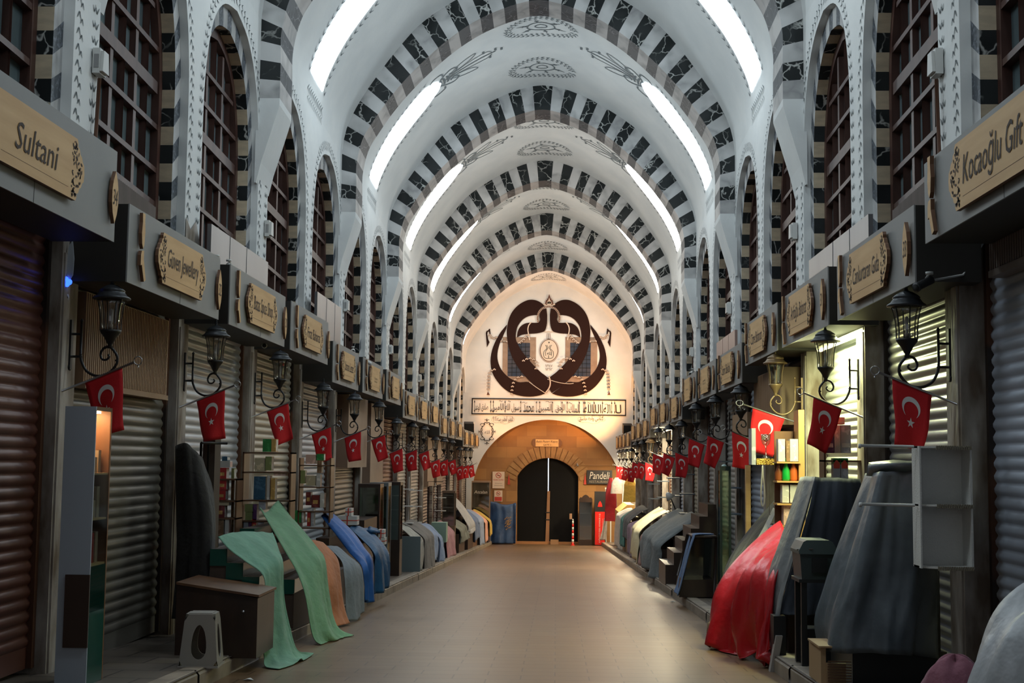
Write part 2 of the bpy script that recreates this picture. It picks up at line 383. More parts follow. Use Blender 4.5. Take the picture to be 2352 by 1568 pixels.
# glowing strips
for i, r in enumerate(ribs):
    if r < 0: continue
    for sg in (-1, 1):
        m = MB(); y0 = r+SO; w = 1.12; rows = []
        for k in range(25):
            s = SB+(ST-SB)*k/24; t = max(0, (k/24-.72)/.28); hw = w/2*math.sqrt(max(0, 1-t*t))
            if k == 24: hw = .02
            rows.append([vp(sg*s, y0+w/2-hw, .02), vp(sg*s, y0+w/2+hw, .02)])
        m.loft(rows, 0, True)
        if sg < 0: m.f = [f[::-1] for f in m.f]
        o = m.build('light_strip', LEDW if r < 30 else (LEDN if r < 38 else LEDY))
        nm = ['first', 'second', 'third', 'fourth', 'fifth', 'sixth', 'seventh', 'eighth', 'ninth', 'tenth']
        if r < 18: tag(o, 'curved glowing light strip in the %s vault above the camera, %s bay' % ('left' if sg < 0 else 'right', nm[i]), 'ceiling light', 'light strips in the vault')
        else: tag(o, 'curved glowing white strip on the %s side of the vault, %s from the front' % ('left' if sg < 0 else 'right', nm[i-4]), 'ceiling light', 'light strips in the vault')
# striped ribs
NP = 12
key = .23
stp = (LO-key)/(2*NP-1)
for i, r in enumerate(ribs):
    if r < 2: continue
    m = MB()
    for sg in (-1, 1):
        bs = [0, key]+[key+stp*k for k in range(1, 2*NP)]
        for k in range(len(bs)-1):
            dark = (k % 2 == 0)
            n = 3; a0, a1 = bs[k]/LO, bs[k+1]/LO
            for j in range(n):
                q = []
                for f in (a0+(a1-a0)*j/n, a0+(a1-a0)*(j+1)/n):
                    (o1, h1), _ = along(PO, AO, LO*(1-f)); (o2, h2), _ = along(PI_, AI, LI*(1-f)); q.append((o1+.12*min(1, o1/.8), h1+.06 if h1 > 8.6 else h1, o2, h2))
                g = lambda o, h, y: V3((XC+sg*o, y, h+zf(y)))
                A, B = q
                vs = [g(A[0], A[1], r), g(A[2], A[3], r), g(B[2], B[3], r), g(B[0], B[1], r),
                      g(A[2], A[3], r+RD), g(B[2], B[3], r+RD), g(A[0], A[1], r+RD), g(B[0], B[1], r+RD)]
                m.add(vs, [(0, 1, 2, 3), (6, 7, 5, 4)], 0 if dark else 1)
                m.add(vs, [(1, 4, 5, 2)], 2 if dark else 3)
        # tapering plaster corbel below the last stripe
        rows = []
        for h, o in ((7.45, 3.65), (7.35, 3.65), (6.9, 3.78), (6.5, 3.90), (6.2, 3.965)):
            rows.append([V3((XC+sg*oo, yy, h+zf(yy))) for oo, yy in ((3.99, r), (o, r), (o, r+RD), (3.99, r+RD))])
        m.loft(rows, 4, False)
    m.build('trim_%d' % (i+1), [MDARK, MWHITE, MSOFD, MSOFW, PLASTER], kind='structure')
# ------------------------------------------------------------------ side walls with arched windows
ARC = [(1.5, 6.2), (1.47, 6.7), (1.34, 7.25), (1.08, 7.72), (.62, 8.06), (0, 8.2)]
def arch(yc, d, h0):
    """outline (y, h) of the pointed opening shrunk by d, from lower left over the top to lower right"""
    k = (1.5-d)/1.5; top = 8.2-d*1.25
    half = [(1.5-d, h0+(6.2-h0)*i/8) for i in range(8)]+[(a*k, 6.2+(h-6.2)*(top-6.2)/2.) for a, h in cr(ARC, 4)]
    return [(yc-a, h) for a, h in half]+[(yc+a, h) for a, h in half[::-1][1:]]
cells = [F0+.4-1.82+3.64*j for j in range(-3, 13)]
H0 = 3.5
for side, sn in ((-1, 'left'), (1, 'right')):
    w = MB(); X = lambda o: XC+side*o
    P = lambda o, y, h: V3((X(o), y, h+zf(y)))
    wi = 0
    for yc in cells:
        a = arch(yc, 0, H0); n = len(a); nl = 8
        y0, y1 = yc-1.82, min(yc+1.82, YE)
        rect = []
        for i in range(n):
            if i <= nl+4: rect.append((y0, H0+(8.6-H0)*i/(nl+4)))
            elif i >= n-1-nl-4: rect.append((y1, H0+(8.6-H0)*(n-1-i)/(nl+4)))
            else: rect.append((y0+(y1-y0)*(i-nl-4)/(n-1-2*(nl+4)), 8.6))
        w.loft([[P(HW, *p) for p in rect], [P(HW, *p) for p in a]], 0, False)
        w.loft([[P(HW, *p) for p in a], [P(HW+.10, *p) for p in a]], 0, True)      # plaster rim
        b = arch(yc, .22, H0)
        # painted leaf border on the wall around the opening
        for d, sz in ((-.10, .07), (-.17, .05)):
            bd = [q for q in arch(yc, d, H0) if q[1] > 4.8]
            if yc < 45: leafline(w, bd, .15, sz, lambda p, q: P(HW-.006, p, q), .024, 8)
        # voussoir band and soffit stripes
        A = arclen(a); tot = A[-1]; half = tot/2
        for i in range(n-1):
            mid = (A[i]+A[i+1])/2
        N = 2*int(half/.23)+1; cuts = [tot*k/N for k in range(N+1)]
        Ab, Ar = arclen(b), None
        for k in range(N):
            dark = (k % 2 == N//2 % 2)
            sub = 2
            for j in range(sub):
                f0, f1 = (k+j/sub)/N, (k+(j+1)/sub)/N
                p0, p1 = along(a, A, tot*f0)[0], along(a, A, tot*f1)[0]
                q0, q1 = along(b, Ab, Ab[-1]*f0)[0], along(b, Ab, Ab[-1]*f1)[0]
                w.add([P(HW+.10, *p0), P(HW+.10, *p1), P(HW+.10, *q1), P(HW+.10, *q0)], [(0, 1, 2, 3)], 3 if dark else 2)
                lowy = (q0[1]+q1[1])/2 < 4.75
                w.add([P(HW+.10, *q0), P(HW+.10, *q1), P(HW+.34, *q1), P(HW+.34, *q0)], [(0, 1, 2, 3)], 5 if lowy else (1 if dark else 4))
        # wooden window
        wi += 1
        o = MB()
        c0, c1 = arch(yc, .22, H0), arch(yc, .33, H0)
        o.loft([[P(HW+.25, *p) for p in c0], [P(HW+.25, *p) for p in c1], [P(HW+.36, *p) for p in c1]], 0, False)
        def topat(dy):
            dy = abs(dy); best = H0
            for (ya, ha), (yb, hb) in zip(c1[:len(c1)//2], c1[1:]):
                if abs(ya-yc) >= dy >= abs(yb-yc): return ha+(hb-ha)*((abs(ya-yc)-dy)/((abs(ya-yc)-abs(yb-yc)) or 1))
            return 6.2
        sill = 4.92 if (11 < yc < 15) else (4.45 if yc < 40 else 4.3)
        for k in range(-2, 3):
            dy = k*.39; t = .045 if k in (-1, 1) else .022
            th = topat(abs(dy)+t)
            o.add([P(HW+.27+(.02 if t < .03 else 0), yc+dy+e*t, hh) for hh in (H0, th) for e in (-1, 1)], [(0, 1, 3, 2)], 0)
            for e in (-1, 1):
                o.add([P(HW+.27, yc+dy+e*t, H0), P(HW+.27, yc+dy+e*t, th), P(HW+.36, yc+dy+e*t, th), P(HW+.36, yc+dy+e*t, H0)], [(0, 1, 2, 3)], 0)
        for k, hh in enumerate((sill, 5.35, 5.85, 6.3, 6.75, 7.2)):
            t = .07 if k in (0, 3) else .03; hwid = 1.17 if hh < 6.3 else (1.12 if hh < 6.8 else .92)
            o.box(X(HW+.26), X(HW+.36), yc-hwid, yc+hwid, hh-t+zf(yc), hh+t+zf(yc), 0) if 0 else o.add(
                [P(HW+oo, yc+e*hwid, hh+s*t) for oo in (.255, .36) for s in (-1, 1) for e in (-1, 1)],
                [(0, 1, 3, 2), (0, 4, 5, 1), (2, 3, 7, 6)], 0)
        wo = o.build('window_%d' % (wi+(0 if side < 0 else 20)), WOODD, kind='structure')
        g = MB(); g.add([P(HW+.34, *p) for p in c1], [tuple(range(len(c1)))], 0)
        g.build('window_glass', GLASSD, parent=wo)
        if 11 < yc < 15:
            pnl = MB()
            for k in range(40):
                y = yc-1.18+k*.059
                pnl.add([P(HW+.26, y, H0), P(HW+.235, y+.0295, H0), P(HW+.26, y+.059, H0), P(HW+.26, y, sill), P(HW+.235, y+.0295, sill), P(HW+.26, y+.059, sill)], [(0, 1, 4, 3), (1, 2, 5, 4)], 0)
            pnl.build('fluted_panel', FLUTE, parent=wo)
    # worn stone at the foot of the piers (skin over the plaster)
    for yc in cells:
        yp = yc+1.82
        if yp > YE-.5: continue
        top = 4.7+.12*math.sin(yp*3)
        ptsy = [yp-.30, yp-.1, yp+.12, yp+.30]
        w.add([P(HW-.012, ptsy[0], H0), P(HW-.012, ptsy[3], H0), P(HW-.012, ptsy[3], top-.1), P(HW-.012, ptsy[2], top+.12), P(HW-.012, ptsy[1], top-.03), P(HW-.012, ptsy[0], top+.08)], [(0, 1, 2, 3, 4, 5)], 6)
    # wall behind the camera, and shop wall below the windows
    w.add([P(HW, YB, 0), P(HW, cells[0]-1.82, 0), P(HW, cells[0]-1.82, 8.6), P(HW, YB, 8.6)], [(0, 1, 2, 3)], 0)
    w.add([P(4.35, 4, -.3), P(4.35, YE+.6, -.3), P(4.35, YE+.6, H0), P(4.35, 4, H0)], [(0, 1, 2, 3)], 7)
    w.build('wall_%s' % sn, [PLASTER, MDARK, MWHITE, MBAND, MCREAM, MWORN2, MWORN, BLACK, GREYPAINT], kind='structure')
# ------------------------------------------------------------------ floor, pavements, kerbs
KL, KR = -2.97, 2.12
m = MB(); m.add([(KL, YB, zf(YB)), (KR, YB, zf(YB)), (KR, 64, zf(64)), (KL, 64, zf(64))], [(0, 1, 2, 3)]); m.build('floor', FLOOR, kind='structure')
for nm, xa, xb in (('trim_21', -4.9, KL), ('trim_22', KR, 4.1)):
    m = MB(); m.add([(xa, YB, zf(YB)+.15), (xb, YB, zf(YB)+.15), (xb, 62.5, zf(62.5)+.15), (xa, 62.5, zf(62.5)+.15)], [(0, 1, 2, 3)])
    e = KL if xa < 0 else KR; d = -1 if xa < 0 else 1
    m2 = MB(); y = YB
    while y < 62:
        y2 = min(y+1.1, 62.3); g = .012; j = random.uniform(-.008, .008)
        a = [(e+j, 0), (e+j, .12), (e+d*.03+j, .157), (e+d*.17, .157), (e+d*.17, 0)]
        m2.loft([[V3((x, yy, z+zf(yy))) for x, z in a] for yy in (y+g, y2-g)], 0, False)
        y += 1.1
    m.add([(e-(-.02 if xa < 0 else .02)*-1, YB, zf(YB)-.1), (e-(-.02 if xa < 0 else .02)*-1, 62.5, zf(62.5)-.1), (e-(-.02 if xa < 0 else .02)*-1, 62.5, zf(62.5)+.15), (e-(-.02 if xa < 0 else .02)*-1, YB, zf(YB)+.15)], [(0, 1, 2, 3)])
    m.build(nm, SIDEW, kind='structure')
    m2.build('kerb_stones', KERB, kind='structure')
# ------------------------------------------------------------------ end wall
YW = YE
def strip_between(mb, inner, outer, y, mat, y2=None):
    mb.loft([[V3((x, y, z)) for x, z in outer], [V3((x, y if y2 is None else y2, z)) for x, z in inner]], mat, False)
def resamp(P, n):
    A = arclen(P); return [tuple(along(P, A, A[-1]*i/(n-1))[0]) for i in range(n)]
zc, rr = -.17, 3.55; ze = zf(YW)
inner = [(XC+rr, ze-.2), (XC+rr, -1.3)]+[(XC+rr*math.cos(PI*i/40), zc+rr*math.sin(PI*i/40)) for i in range(41)]+[(XC-rr, -1.3), (XC-rr, ze-.2)]
outer = [(XC+4.3, ze-.2), (XC+4.3, 4.3)]+[(XC+o+.05, h+ze) for o, h in PO]+[(XC-o-.05, h+ze) for o, h in PO[::-1][1:]]+[(XC-4.3, 4.3), (XC-4.3, ze-.2)]
ni = 121; ins, ous = resamp(inner, ni), resamp(outer, ni)
m = MB(); strip_between(m, ins, ous, YW, 0); strip_between(m, ins, ins, YW, 1, YW+.35)
da = [(-.40+1.45, ze-.1), (-.40+1.45, -.6), (-.40+1.45, .69)]
R2 = 1.645; cz = 1.56-R2
a0 = math.asin((.69-cz)/R2)
da += [(-.40+R2*math.cos(a0+(PI-2*a0)*i/24), cz+R2*math.sin(a0+(PI-2*a0)*i/24)) for i in range(1, 24)]
da += [(-.40-1.45, .69), (-.40-1.45, -.6), (-.40-1.45, ze-.1)]
das = resamp(da, ni)
strip_between(m, das, ins, YW+.35, 1); strip_between(m, das, das, YW+.35, 1, YW+.7)
# voussoirs of the door arch, slightly proud
for k in range(19):
    f0, f1 = a0*.7+(PI-1.4*a0)*k/19+.01, a0*.7+(PI-1.4*a0)*(k+1)/19-.01
    q = [(-.4+r_*math.cos(t), cz+r_*math.sin(t)) for r_, t in ((R2+.02, f0), (R2+.02, (f0+f1)/2), (R2+.02, f1), (R2+.58, f1), (R2+.58, f0))]
    m.prism(q, (0, YW+.34, 0), (1, 0, 0), (0, 0, 1), (0, -.02, 0), 2)
mVOUS = mat('pale_ochre_voussoir', (.36, .20, .075), .8, col2=(.26, .13, .05), scale=3)
m.build('wall_end', [PLASTER, STONE, mVOUS], kind='structure')
# door: two plank leaves with a lit gap between them
for sg, nm in ((-1, 'door_1'), (1, 'door_2')):
    m = MB(); n = 9
    for k in range(n):
        x0 = -.38+sg*(.016+k*.163); x1 = x0+sg*.163
        m.box(x0, x1, YW+.62+.008*(k % 2), YW+.68, ze-.02, min(1.7, cz+math.sqrt(max(.01, R2*R2-(x0+.4)**2))+.08), 0)
    d = m.build(nm, mat('black_door_planks', (.006, .006, .0065), .7, spec=.15), kind='structure')
m = MB(); m.box(-2.2, 1.4, YW+.72, YW+.75, ze-.1, 2.0, 0); m.build('wall_behind_door', mat('daylight_beyond', (.5, .6, .8), .8, emit=(.75, .85, 1.), es=5.), kind='structure')  # glowing sheet, stands in for the daylight in the door gap
m = MB(); m.prism([(-.10, ze), (.08, ze), (.11, .0), (-.02, .0)], (-.40, YW+.60, 0), (1, 0, 0), (0, 0, 1), (0, -.04, 0), 0)
bt = m.build('door_batten', mat('pale_brown_board', (.34, .17, .08), .6)); tag(bt, 'tall brown board standing upright over the gap between the black door leaves', 'board')
for z in (-1.02, -1.36):
    m = MB(); m.box(-.5, -.27, YW+.545, YW+.56, z-.025, z+.025); m.build('strap', IRON, parent=bt)
m = MB(); m.box(-2.0, 1.2, YW+.2, YW+.62, ze-.15, ze+.10); o = m.build('trim_23', mat('orange_stone_step', (.36, .16, .06), .7), kind='structure')
m = MB(); m.box(-.25, .13, YW+.05, YW+.19, ze, ze+.22); tag(m.build('cardboard_box', mat('cardboard', (.36, .20, .10), .8)), 'low brown carton lying on the step before the black gate', 'box')
# ------------------------------------------------------------------ shop fronts
ORD = ['first', 'second', 'third', 'fourth', 'fifth', 'sixth', 'seventh', 'eighth', 'ninth', 'tenth', 'eleventh', 'twelfth', 'thirteenth', 'fourteenth', 'fifteenth', 'sixteenth', 'seventeenth', 'eighteenth']
LS = [(7.0, 10.45), (10.8, 13.8), (14.25, 17.2), (17.6, 20.5), (21.0, 23.75), (24.3, 27.1), (27.7, 30.3), (30.8, 33.7), (33.9, 36.8), (37.1, 40.2), (40.6, 43.3), (43.9, 46.6), (47, 50.4), (50.8, 53.9), (54.2, 57.0), (57.3, 60.6)]
RS = [(6.5, 9.85), (10.15, 12.96), (13.4, 16.15), (16.5, 19.3), (19.7, 22.5), (22.9, 25.6), (26.1, 28.8), (29.1, 32), (32.4, 35.3), (35.8, 38.6), (39.1, 42), (42.4, 45.2), (45.6, 48.4), (48.9, 51.7), (52.1, 54.6), (55, 57.7), (58., 60.6)]
LZ = [3.23]+[2.95]*3+[2.71]*3+[2.45]*3+[2.2]*3+[1.97]*3
RZ = [3.15]+[2.9]*3+[2.68]*3+[2.42]*3+[2.18]*3+[1.98]*4
def mids(S, d): return [S[0][0]-.2]+[(a[1]+b[0])/2+d for a, b in zip(S, S[1:])]+[61.6]
LP, RP = mids(LS, .22), mids(RS, .55)
SHC = {  # shutter paints: colour, roughness
 'redbrown': (.15, .055, .04), 'greybeige': (.22, .20, .165), 'grey': (.55, .57, .60), 'cream': (.52, .47, .36), 'bluegrey': (.55, .60, .70),
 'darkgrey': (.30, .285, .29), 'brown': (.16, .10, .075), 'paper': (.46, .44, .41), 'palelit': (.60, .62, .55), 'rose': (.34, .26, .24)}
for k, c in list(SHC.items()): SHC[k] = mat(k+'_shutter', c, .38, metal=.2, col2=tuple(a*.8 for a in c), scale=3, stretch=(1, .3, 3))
LC = ['redbrown', 'greybeige', 'grey', 'cream', 'grey', 'greybeige', 'grey', 'redbrown', 'paper', 'paper', 'rose', 'rose', 'rose', 'paper', 'redbrown', 'paper']
RC = ['bluegrey', 'darkgrey', 'palelit', 'brown', 'bluegrey', 'paper', 'paper', 'cream', 'bluegrey', 'palelit', 'rose', 'bluegrey', 'rose', 'cream', 'paper', 'paper', 'paper']
RAIL = mat('shutter_rail_steel', (.03, .02, .016), .5, metal=.3, col2=(.12, .05, .025), scale=.35, lo=.5, hi=.52)
COLN = {'redbrown': 'red-brown', 'greybeige': 'grey-beige', 'paper': 'off-white', 'palelit': 'lamp-lit white', 'rose': 'pinkish grey', 'bluegrey': 'blue-grey', 'darkgrey': 'dark shiny grey'}
SHT = {}
for side, SG, Z, PP, CC, sn in ((-1, LS, LZ, LP, LC, 'left'), (1, RS, RZ, RP, RC, 'right')):
    X = lambda o: XC+side*o
    for i in range(len(SG)):
        y0, y1 = PP[i]+.20, PP[i+1]-.20; zb = zf((y0+y1)/2)+.13; zt = Z[i]+.62
        rt = SHT[(side, i)] = thing('roller_shutter', '%s slatted shutter of the %s shop from the front, %s side' % (COLN.get(CC[i], CC[i]), ORD[i], sn), 'shutter', (X(3.84), (y0+y1)/2, zb), 'roller shutters on the %s side' % sn)
        m = MB(); L = y1-y0-.12; pitch = .1; n = int((zt-.35-zb)/pitch); rows = []
        for k in range(n):
            for a, d in ((0, 0), (.12, .006), (.35, .020), (.6, .022), (.85, .008)):
                z = .16+(k+a)*pitch; rows.append([V3((-side*d, -L/2, z)), V3((-side*d, L/2, z))])
        m.loft(rows, 0, True); m.build('slats', SHC[CC[i]], parent=rt)
        m = MB(); m.box(.01, -.01-side*.012, -L/2, L/2, 0, .17); m.build('bottom_bar', SHC[CC[i]], parent=rt)
        m = MB(); hs = side*(-.07 if (side, i) in ((1, 4), (-1, 9)) else .0); m.box(.12*side, hs-.03*side, -L/2-.02, L/2+.02, (n*pitch+.15), zt-zb+.05); m.build('housing', BLIND if (side, i) in ((1, 4), (-1, 9)) else (WHITEPL if (side, i) == (1, 2) else DARKBOX), parent=rt)  # third right housing is white: its lamplit look is put into the colour
        for e in (-1, 1):
            m = MB(); m.box(.05*side, -.05*side, e*(L/2), e*(L/2+.06), 0, zt-zb+.1); m.build('side_rail', RAIL, parent=rt)
        m = MB(); m.box(X(3.70), X(4.0), PP[i], PP[i+1], Z[i]+.47, Z[i]+.53); m.build('trim_%d' % (50+i+(0 if side < 0 else 30)), DARKBOX, kind='structure')
    # stone pilasters between the shops
    for i, y in enumerate(PP[1:-1]):
        zt = max(Z[i], Z[i+1])+.45
        m = MB(); w = .19
        pf = 3.70 if side < 0 else 3.60
        m.box(X(pf), X(4.34), y-w, y+w, zf(y)+.05, zt)
        m.box(X(pf-.015), X(pf), y-w+.03, y-.03, zf(y)+.15, zt-.5); 
        o = m.build('stone_pilaster', MWORN); o['kind'] = 'structure'
# signs
DECO = []
random.seed(11)
for k in range(64):
    t = random.uniform(-.205, .205); lim = .80-abs(t)*.70
    DECO.append((random.uniform(.575, max(.60, lim-.02)), t, random.uniform(.005, .011), random.uniform(.010, .024), random.uniform(0, PI)))
OUTL = [(.61, .232), (.655, .232), (.672, .205), (.667, .18), (.70, .165), (.715, .13), (.745, .115), (.765, .08), (.79, .06), (.80, 0)]
OUTL = OUTL+[(x, -y) for x, y in OUTL[::-1][1:]]
OUTL = [(-x, y) for x, y in OUTL[::-1]][::1]+OUTL[::1] if False else OUTL+[(-x, y) for x, y in OUTL[::-1]]
def sign(side, i, y0, y1, z, h, txt, num, sn):
    Xf = XC+side*3.2; L = y1-y0
    rt = thing('shop_sign', 'grey boxed shop sign with wooden name board, %s from the front on the %s wall' % (ORD[i], sn), 'sign', (Xf, y0 if side < 0 else y1, z), 'shop signs on the %s wall' % sn)
    a = V3((0, 1, 0)) if side < 0 else V3((0, -1, 0)); b = V3((0, 0, 1)); nn = V3((-side, 0, 0))
    m = MB(); m.obox((0, 0, 0), a*L, b*h, nn*-.012, 0); m.obox(nn*-.012+b*.004, a*L, b*(h-.008), nn*-.5, 1)
    m.obox(nn*.001+a*(L*.52), a*.006, b*(h*.28), nn*.001, 1)
    m.build('fascia', [FASCIA, DARKBOX], parent=rt)
    k = min(1., L/2.95); bw = k if i else 1.12
    c = a*(L*.495)+b*(h*.5)+nn*.018
    m = MB(); m.prism([(x*bw, y) for x, y in OUTL], c, a, b, nn*.03, 0, 1)
    for x, y, p, q, ang in (DECO if i < 9 else DECO[:10]):
        for sx in (-1, 1):
            m.add([c+nn*.032+a*((x+p*math.cos(t)*math.cos(ang)-q*math.sin(t)*math.sin(ang))*sx*bw)+b*(y+p*math.cos(t)*math.sin(ang)+q*math.sin(t)*math.cos(ang)) for t in [j*PI/3 for j in range(6)]], [tuple(range(6))], 2)
    m.prism([(-.58, -.16), (.58, -.16), (.58, -.158), (-.58, -.158)], c+nn*.0305, a, b, nn*.001, 1)
    nb = m.build('name_board', [WOODL, WOODE, BURN], parent=rt)
    if txt:
        m = MB(); put_text(m, txt, c+nn*.034, a*.85, b, min(1.2, .095*len(txt)+.12)*bw, (.19 if i == 0 else .155)*(1.45 if any(q in txt for q in 'gpyqJğ') else 1), th=0); m.build('lettering', BURN, parent=nb)
    else:
        m = MB(); rnd = random.Random(i*7+side)
        for ln in range(rnd.choice((1, 2))):
            x = -.20
            while x < .2:
                w = rnd.uniform(.02, .05); m.ribbon([(x, rnd.uniform(-.02, .0)-ln*.06), (x+w*.5, rnd.uniform(.0, .035)-ln*.06), (x+w, -.01-ln*.06)], .010, lambda p, q: c+nn*.033+a*p+b*q); x += w+.012
        m.build('lettering', BURN, parent=nb)
    # strap ornament at the viewer's left, made of two slim wooden pieces
    for sh in ([(-.035, .30), (.035, .30), (.03, .24), (.045, .14), (.03, .03), (.0, -.01), (-.03, .03), (-.045, .12), (-.03, .22)], [(-.03, -.03), (.03, -.02), (.03, -.10), (.10, -.27), (.05, -.29), (-.02, -.15), (-.05, -.16), (-.05, -.07)]):
        m = MB(); m.prism(sh, a*.27+b*(h*.5)+nn*.012, a, b, nn*.03, 0, 1); m.build('strap_ornament', [WOODL, WOODE], parent=rt)
    m = MB(); m.prism([(0, .215), (.05, .13), (.072, .05), (.072, -.05), (.05, -.13), (0, -.215), (-.05, -.13), (-.072, -.05), (-.072, .05), (-.05, .13)], a*(L-.13)+b*(h*.46)+nn*.012, a, b, nn*.03, 0, 1)
    npl = m.build('number_plate', [WOODL, WOODE], parent=rt)
    if num:
        m = MB(); put_text(m, num, a*(L-.13)+b*(h*.46)+nn*.045, a, b, .10, .13, th=0); m.build('numeral', BURN, parent=npl)
LT = [('Sultani', '34'), ('Güven Jewellery', '32'), ('Batas Spice Shop', '30'), ('Firat Baharat', '28'), ('Uzman Lezzet', '26'), ('', ''), ('', ''), ('', '')]
RT = [('Kocaoğlu Gıft', '35'), ('Cankurtaran Gıda', '33'), ('Arifoğlu Baharat', '31'), ('Cizre Baharat', '29'), ('Sami Baklalı', '27')]
for i, (s0, s1) in enumerate(LS):
    t = LT[i] if i < len(LT) else ('', ''); sign(-1, i, s0, s1, LZ[i], .75 if i == 0 else .67, t[0], t[1], 'left')
for i, (s0, s1) in enumerate(RS):
    t = RT[i] if i < len(RT) else ('', ''); sign(1, i, s0, s1, RZ[i], .61, t[0], t[1], 'right')
# ------------------------------------------------------------------ wall lanterns
def make_lantern(pale=False):
    A, B = (PALEIRON, PALEIRON) if pale else (IRON, IRONG)
    rt = thing('wall_lantern', 'lantern', 'lantern')
    m = MB(); m.box(0, .018, -.022, .022, -.21, .21); m.lathe([(.03, 0), (.03, .012), (0, .014)], (.0, 0, -.19), 8, 0, True, (1, 0, 0)); m.build('wall_plate', A, parent=rt)
    m = MB()
    for z in (.09, -.10): m.tube([(.015, 0, z), (.10, 0, z)], .011)
    m.tube([(.095, 0, .20), (.095, 0, -.10)], .011); m.lathe([(.0, -.02), (.017, -.01), (.0, .015)], (.095, 0, .21), 8)
    P = cr([(.095, -.08), (.105, -.14), (.15, -.22), (.235, -.262), (.33, -.245), (.40, -.17), (.408, -.10), (.375, -.045), (.343, -.015)], 6)
    m.tube([(x, 0, z) for x, z in P], .012)
    Q = cr([(.343, -.01), (.29, -.03), (.265, -.08), (.28, -.12), (.315, -.125), (.34, -.10), (.328, -.08)], 6)
    m.tube([(x, 0, z) for x, z in Q], [.012-.004*i/len(Q) for i in range(len(Q))])
    m.lathe([(0, -.018), (.018, 0), (0, .018)], (.405, 0, -.13), 8); m.lathe([(0, -.02), (.02, 0), (0, .02)], (.095, 0, -.10), 8)
    m.build('scroll_arm', A, parent=rt)
    c = (.343, 0, 0)
    m = MB(); m.lathe([(.012, -.03), (.026, -.02), (.018, 0), (.03, .02), (.05, .06), (.085, .105), (.09, .125), (.0, .126)], c, 12); m.build('cup', A, parent=rt)
    m = MB(); m.lathe([(.083, .125), (.084, .2), (.09, .27), (.103, .34), (.118, .385)], c, 12); m.build('glass_shade', LGLASS, parent=rt)
    m = MB()
    for k in range(6):
        t = PI/6+k*PI/3; m.tube([(.343+r*math.cos(t), r*math.sin(t), z) for r, z in ((.085, .12), (.086, .2), (.092, .27), (.105, .34), (.12, .388))], .0055, 4)
    m.build('glazing_bars', A, parent=rt)
    m = MB(); m.lathe([(.0, .385), (.155, .385), (.158, .398), (.13, .415), (.112, .44), (.105, .452), (.112, .458), (.09, .478), (.055, .50), (.018, .515), (.012, .53), (.018, .54), (.008, .552), (.012, .56), (.0, .59)], c, 14); m.build('cap', B, parent=rt)
    m = MB(); m.lathe([(.0, .125), (.018, .13), (.018, .17), (.012, .18), (.016, .26), (.012, .30), (0, .31)], c, 8); m.build('bulb', WHITEPL, parent=rt)
    return rt
l0 = make_lantern(); lp = make_lantern(True)
first = True
for side, PP, Z, sn in ((-1, LP, LZ, 'left'), (1, RP, RZ, 'right')):
    for i, y in enumerate(PP[1:-1]):
        z = Z[i+1]-.53; loc = (XC+side*(3.68 if side < 0 else 3.58), y, z); rz = 0 if side < 0 else PI
        lab = 'black scrolled wall lantern, %s from the front on the %s wall, below the signs' % (ORD[i], sn)
        if side > 0 and i in (2, 9): 
            o = lp if i == 2 else dup(lp, loc, rz=rz); o.location = loc; o.rotation_euler = (0, 0, rz)
            o['label'] = 'pale bronze scrolled wall lantern, %s from the front on the right wall' % ORD[i]; o['group'] = 'lanterns on the right wall'
            continue
        if first: o = l0; o.location = loc; first = False
        else: o = dup(l0, loc, rz=rz)
        o['label'] = lab; o['group'] = 'lanterns on the %s wall' % sn
# ------------------------------------------------------------------ flags
def make_flag(q, wav):
    TL, TR, BR, BL = q
    rt = thing('turkish_flag', 'flag', 'flag')
    m = MB(); m.tube([(0, 0, 0), (.30, 0, .12), (.60, 0, .245)], .010, 6); m.build('pole', STEEL, parent=rt)
    m = MB(); m.tube([(.635+.035*math.cos(t), .0, .26+.035*math.sin(t)) for t in [k*PI/6 for k in range(12)]], .005, 5, closed=True); m.tube([(.635, 0, .225), (.64, 0, .205)], .006, 5); m.build('finial_ring', STEEL, parent=rt)
    def S(u, v, d=0):
        x = (TL[0]*(1-u)+TR[0]*u)*(1-v)+(BL[0]*(1-u)+BR[0]*u)*v; z = (TL[1]*(1-u)+TR[1]*u)*(1-v)+(BL[1]*(1-u)+BR[1]*u)*v
        y = wav[0]*v*math.sin(u*5+wav[1]+v*2)+wav[2]*v
        return V3((x+.012*v*math.sin(v*6+wav[1]), y+d, z))
    m = MB(); m.loft([[S(u/9, v/12) for u in range(10)] for v in range(13)], 0, True)
    cl = m.build('cloth', RED, parent=rt)
    sd = cl.modifiers.new('thick', 'SOLIDIFY'); sd.thickness = .002; sd.offset = 0
    m = MB(); G = 1/1.42; n = 28
    for d in (-.0035, .0035):
        rows = []
        cu, cv, r1, ic, r2 = .5, .5*G, .25, .0625, .2
        # crescent in hoist (u) / fly (v) units of the hoist width
        pts = []
        for k in range(n+1):
            t = math.radians(37)+(2*PI-2*math.radians(37))*k/n
            ou, ov = r1*math.sin(t), r1*math.cos(t)
            th = math.atan2(ou, ov-ic); t2 = th
            a = math.radians(48)+(2*PI-2*math.radians(48))*k/n
            iu, iv = r2*math.sin(a), ic+r2*math.cos(a)
            if k in (0, n): iu, iv = ou, ov
            rows.append([S(cu+ou, (cv/G+ov)*G, d), S(cu+iu, (cv/G+iv)*G, d)])
        m.loft(rows, 0, False)
        st = []
        for k in range(10):
            r = .125 if k % 2 == 0 else .048; a = k*PI/5+PI
            st.append(S(cu+r*math.sin(a), (cv/G+.345+r*math.cos(a))*G, d))
        m.add([S(cu, (cv/G+.345)*G, d)]+st, [(0, 1+k, 1+(k+1) % 10) for k in range(10)], 0)
    m.build('star_and_crescent', WHITE, parent=cl)
    return rt
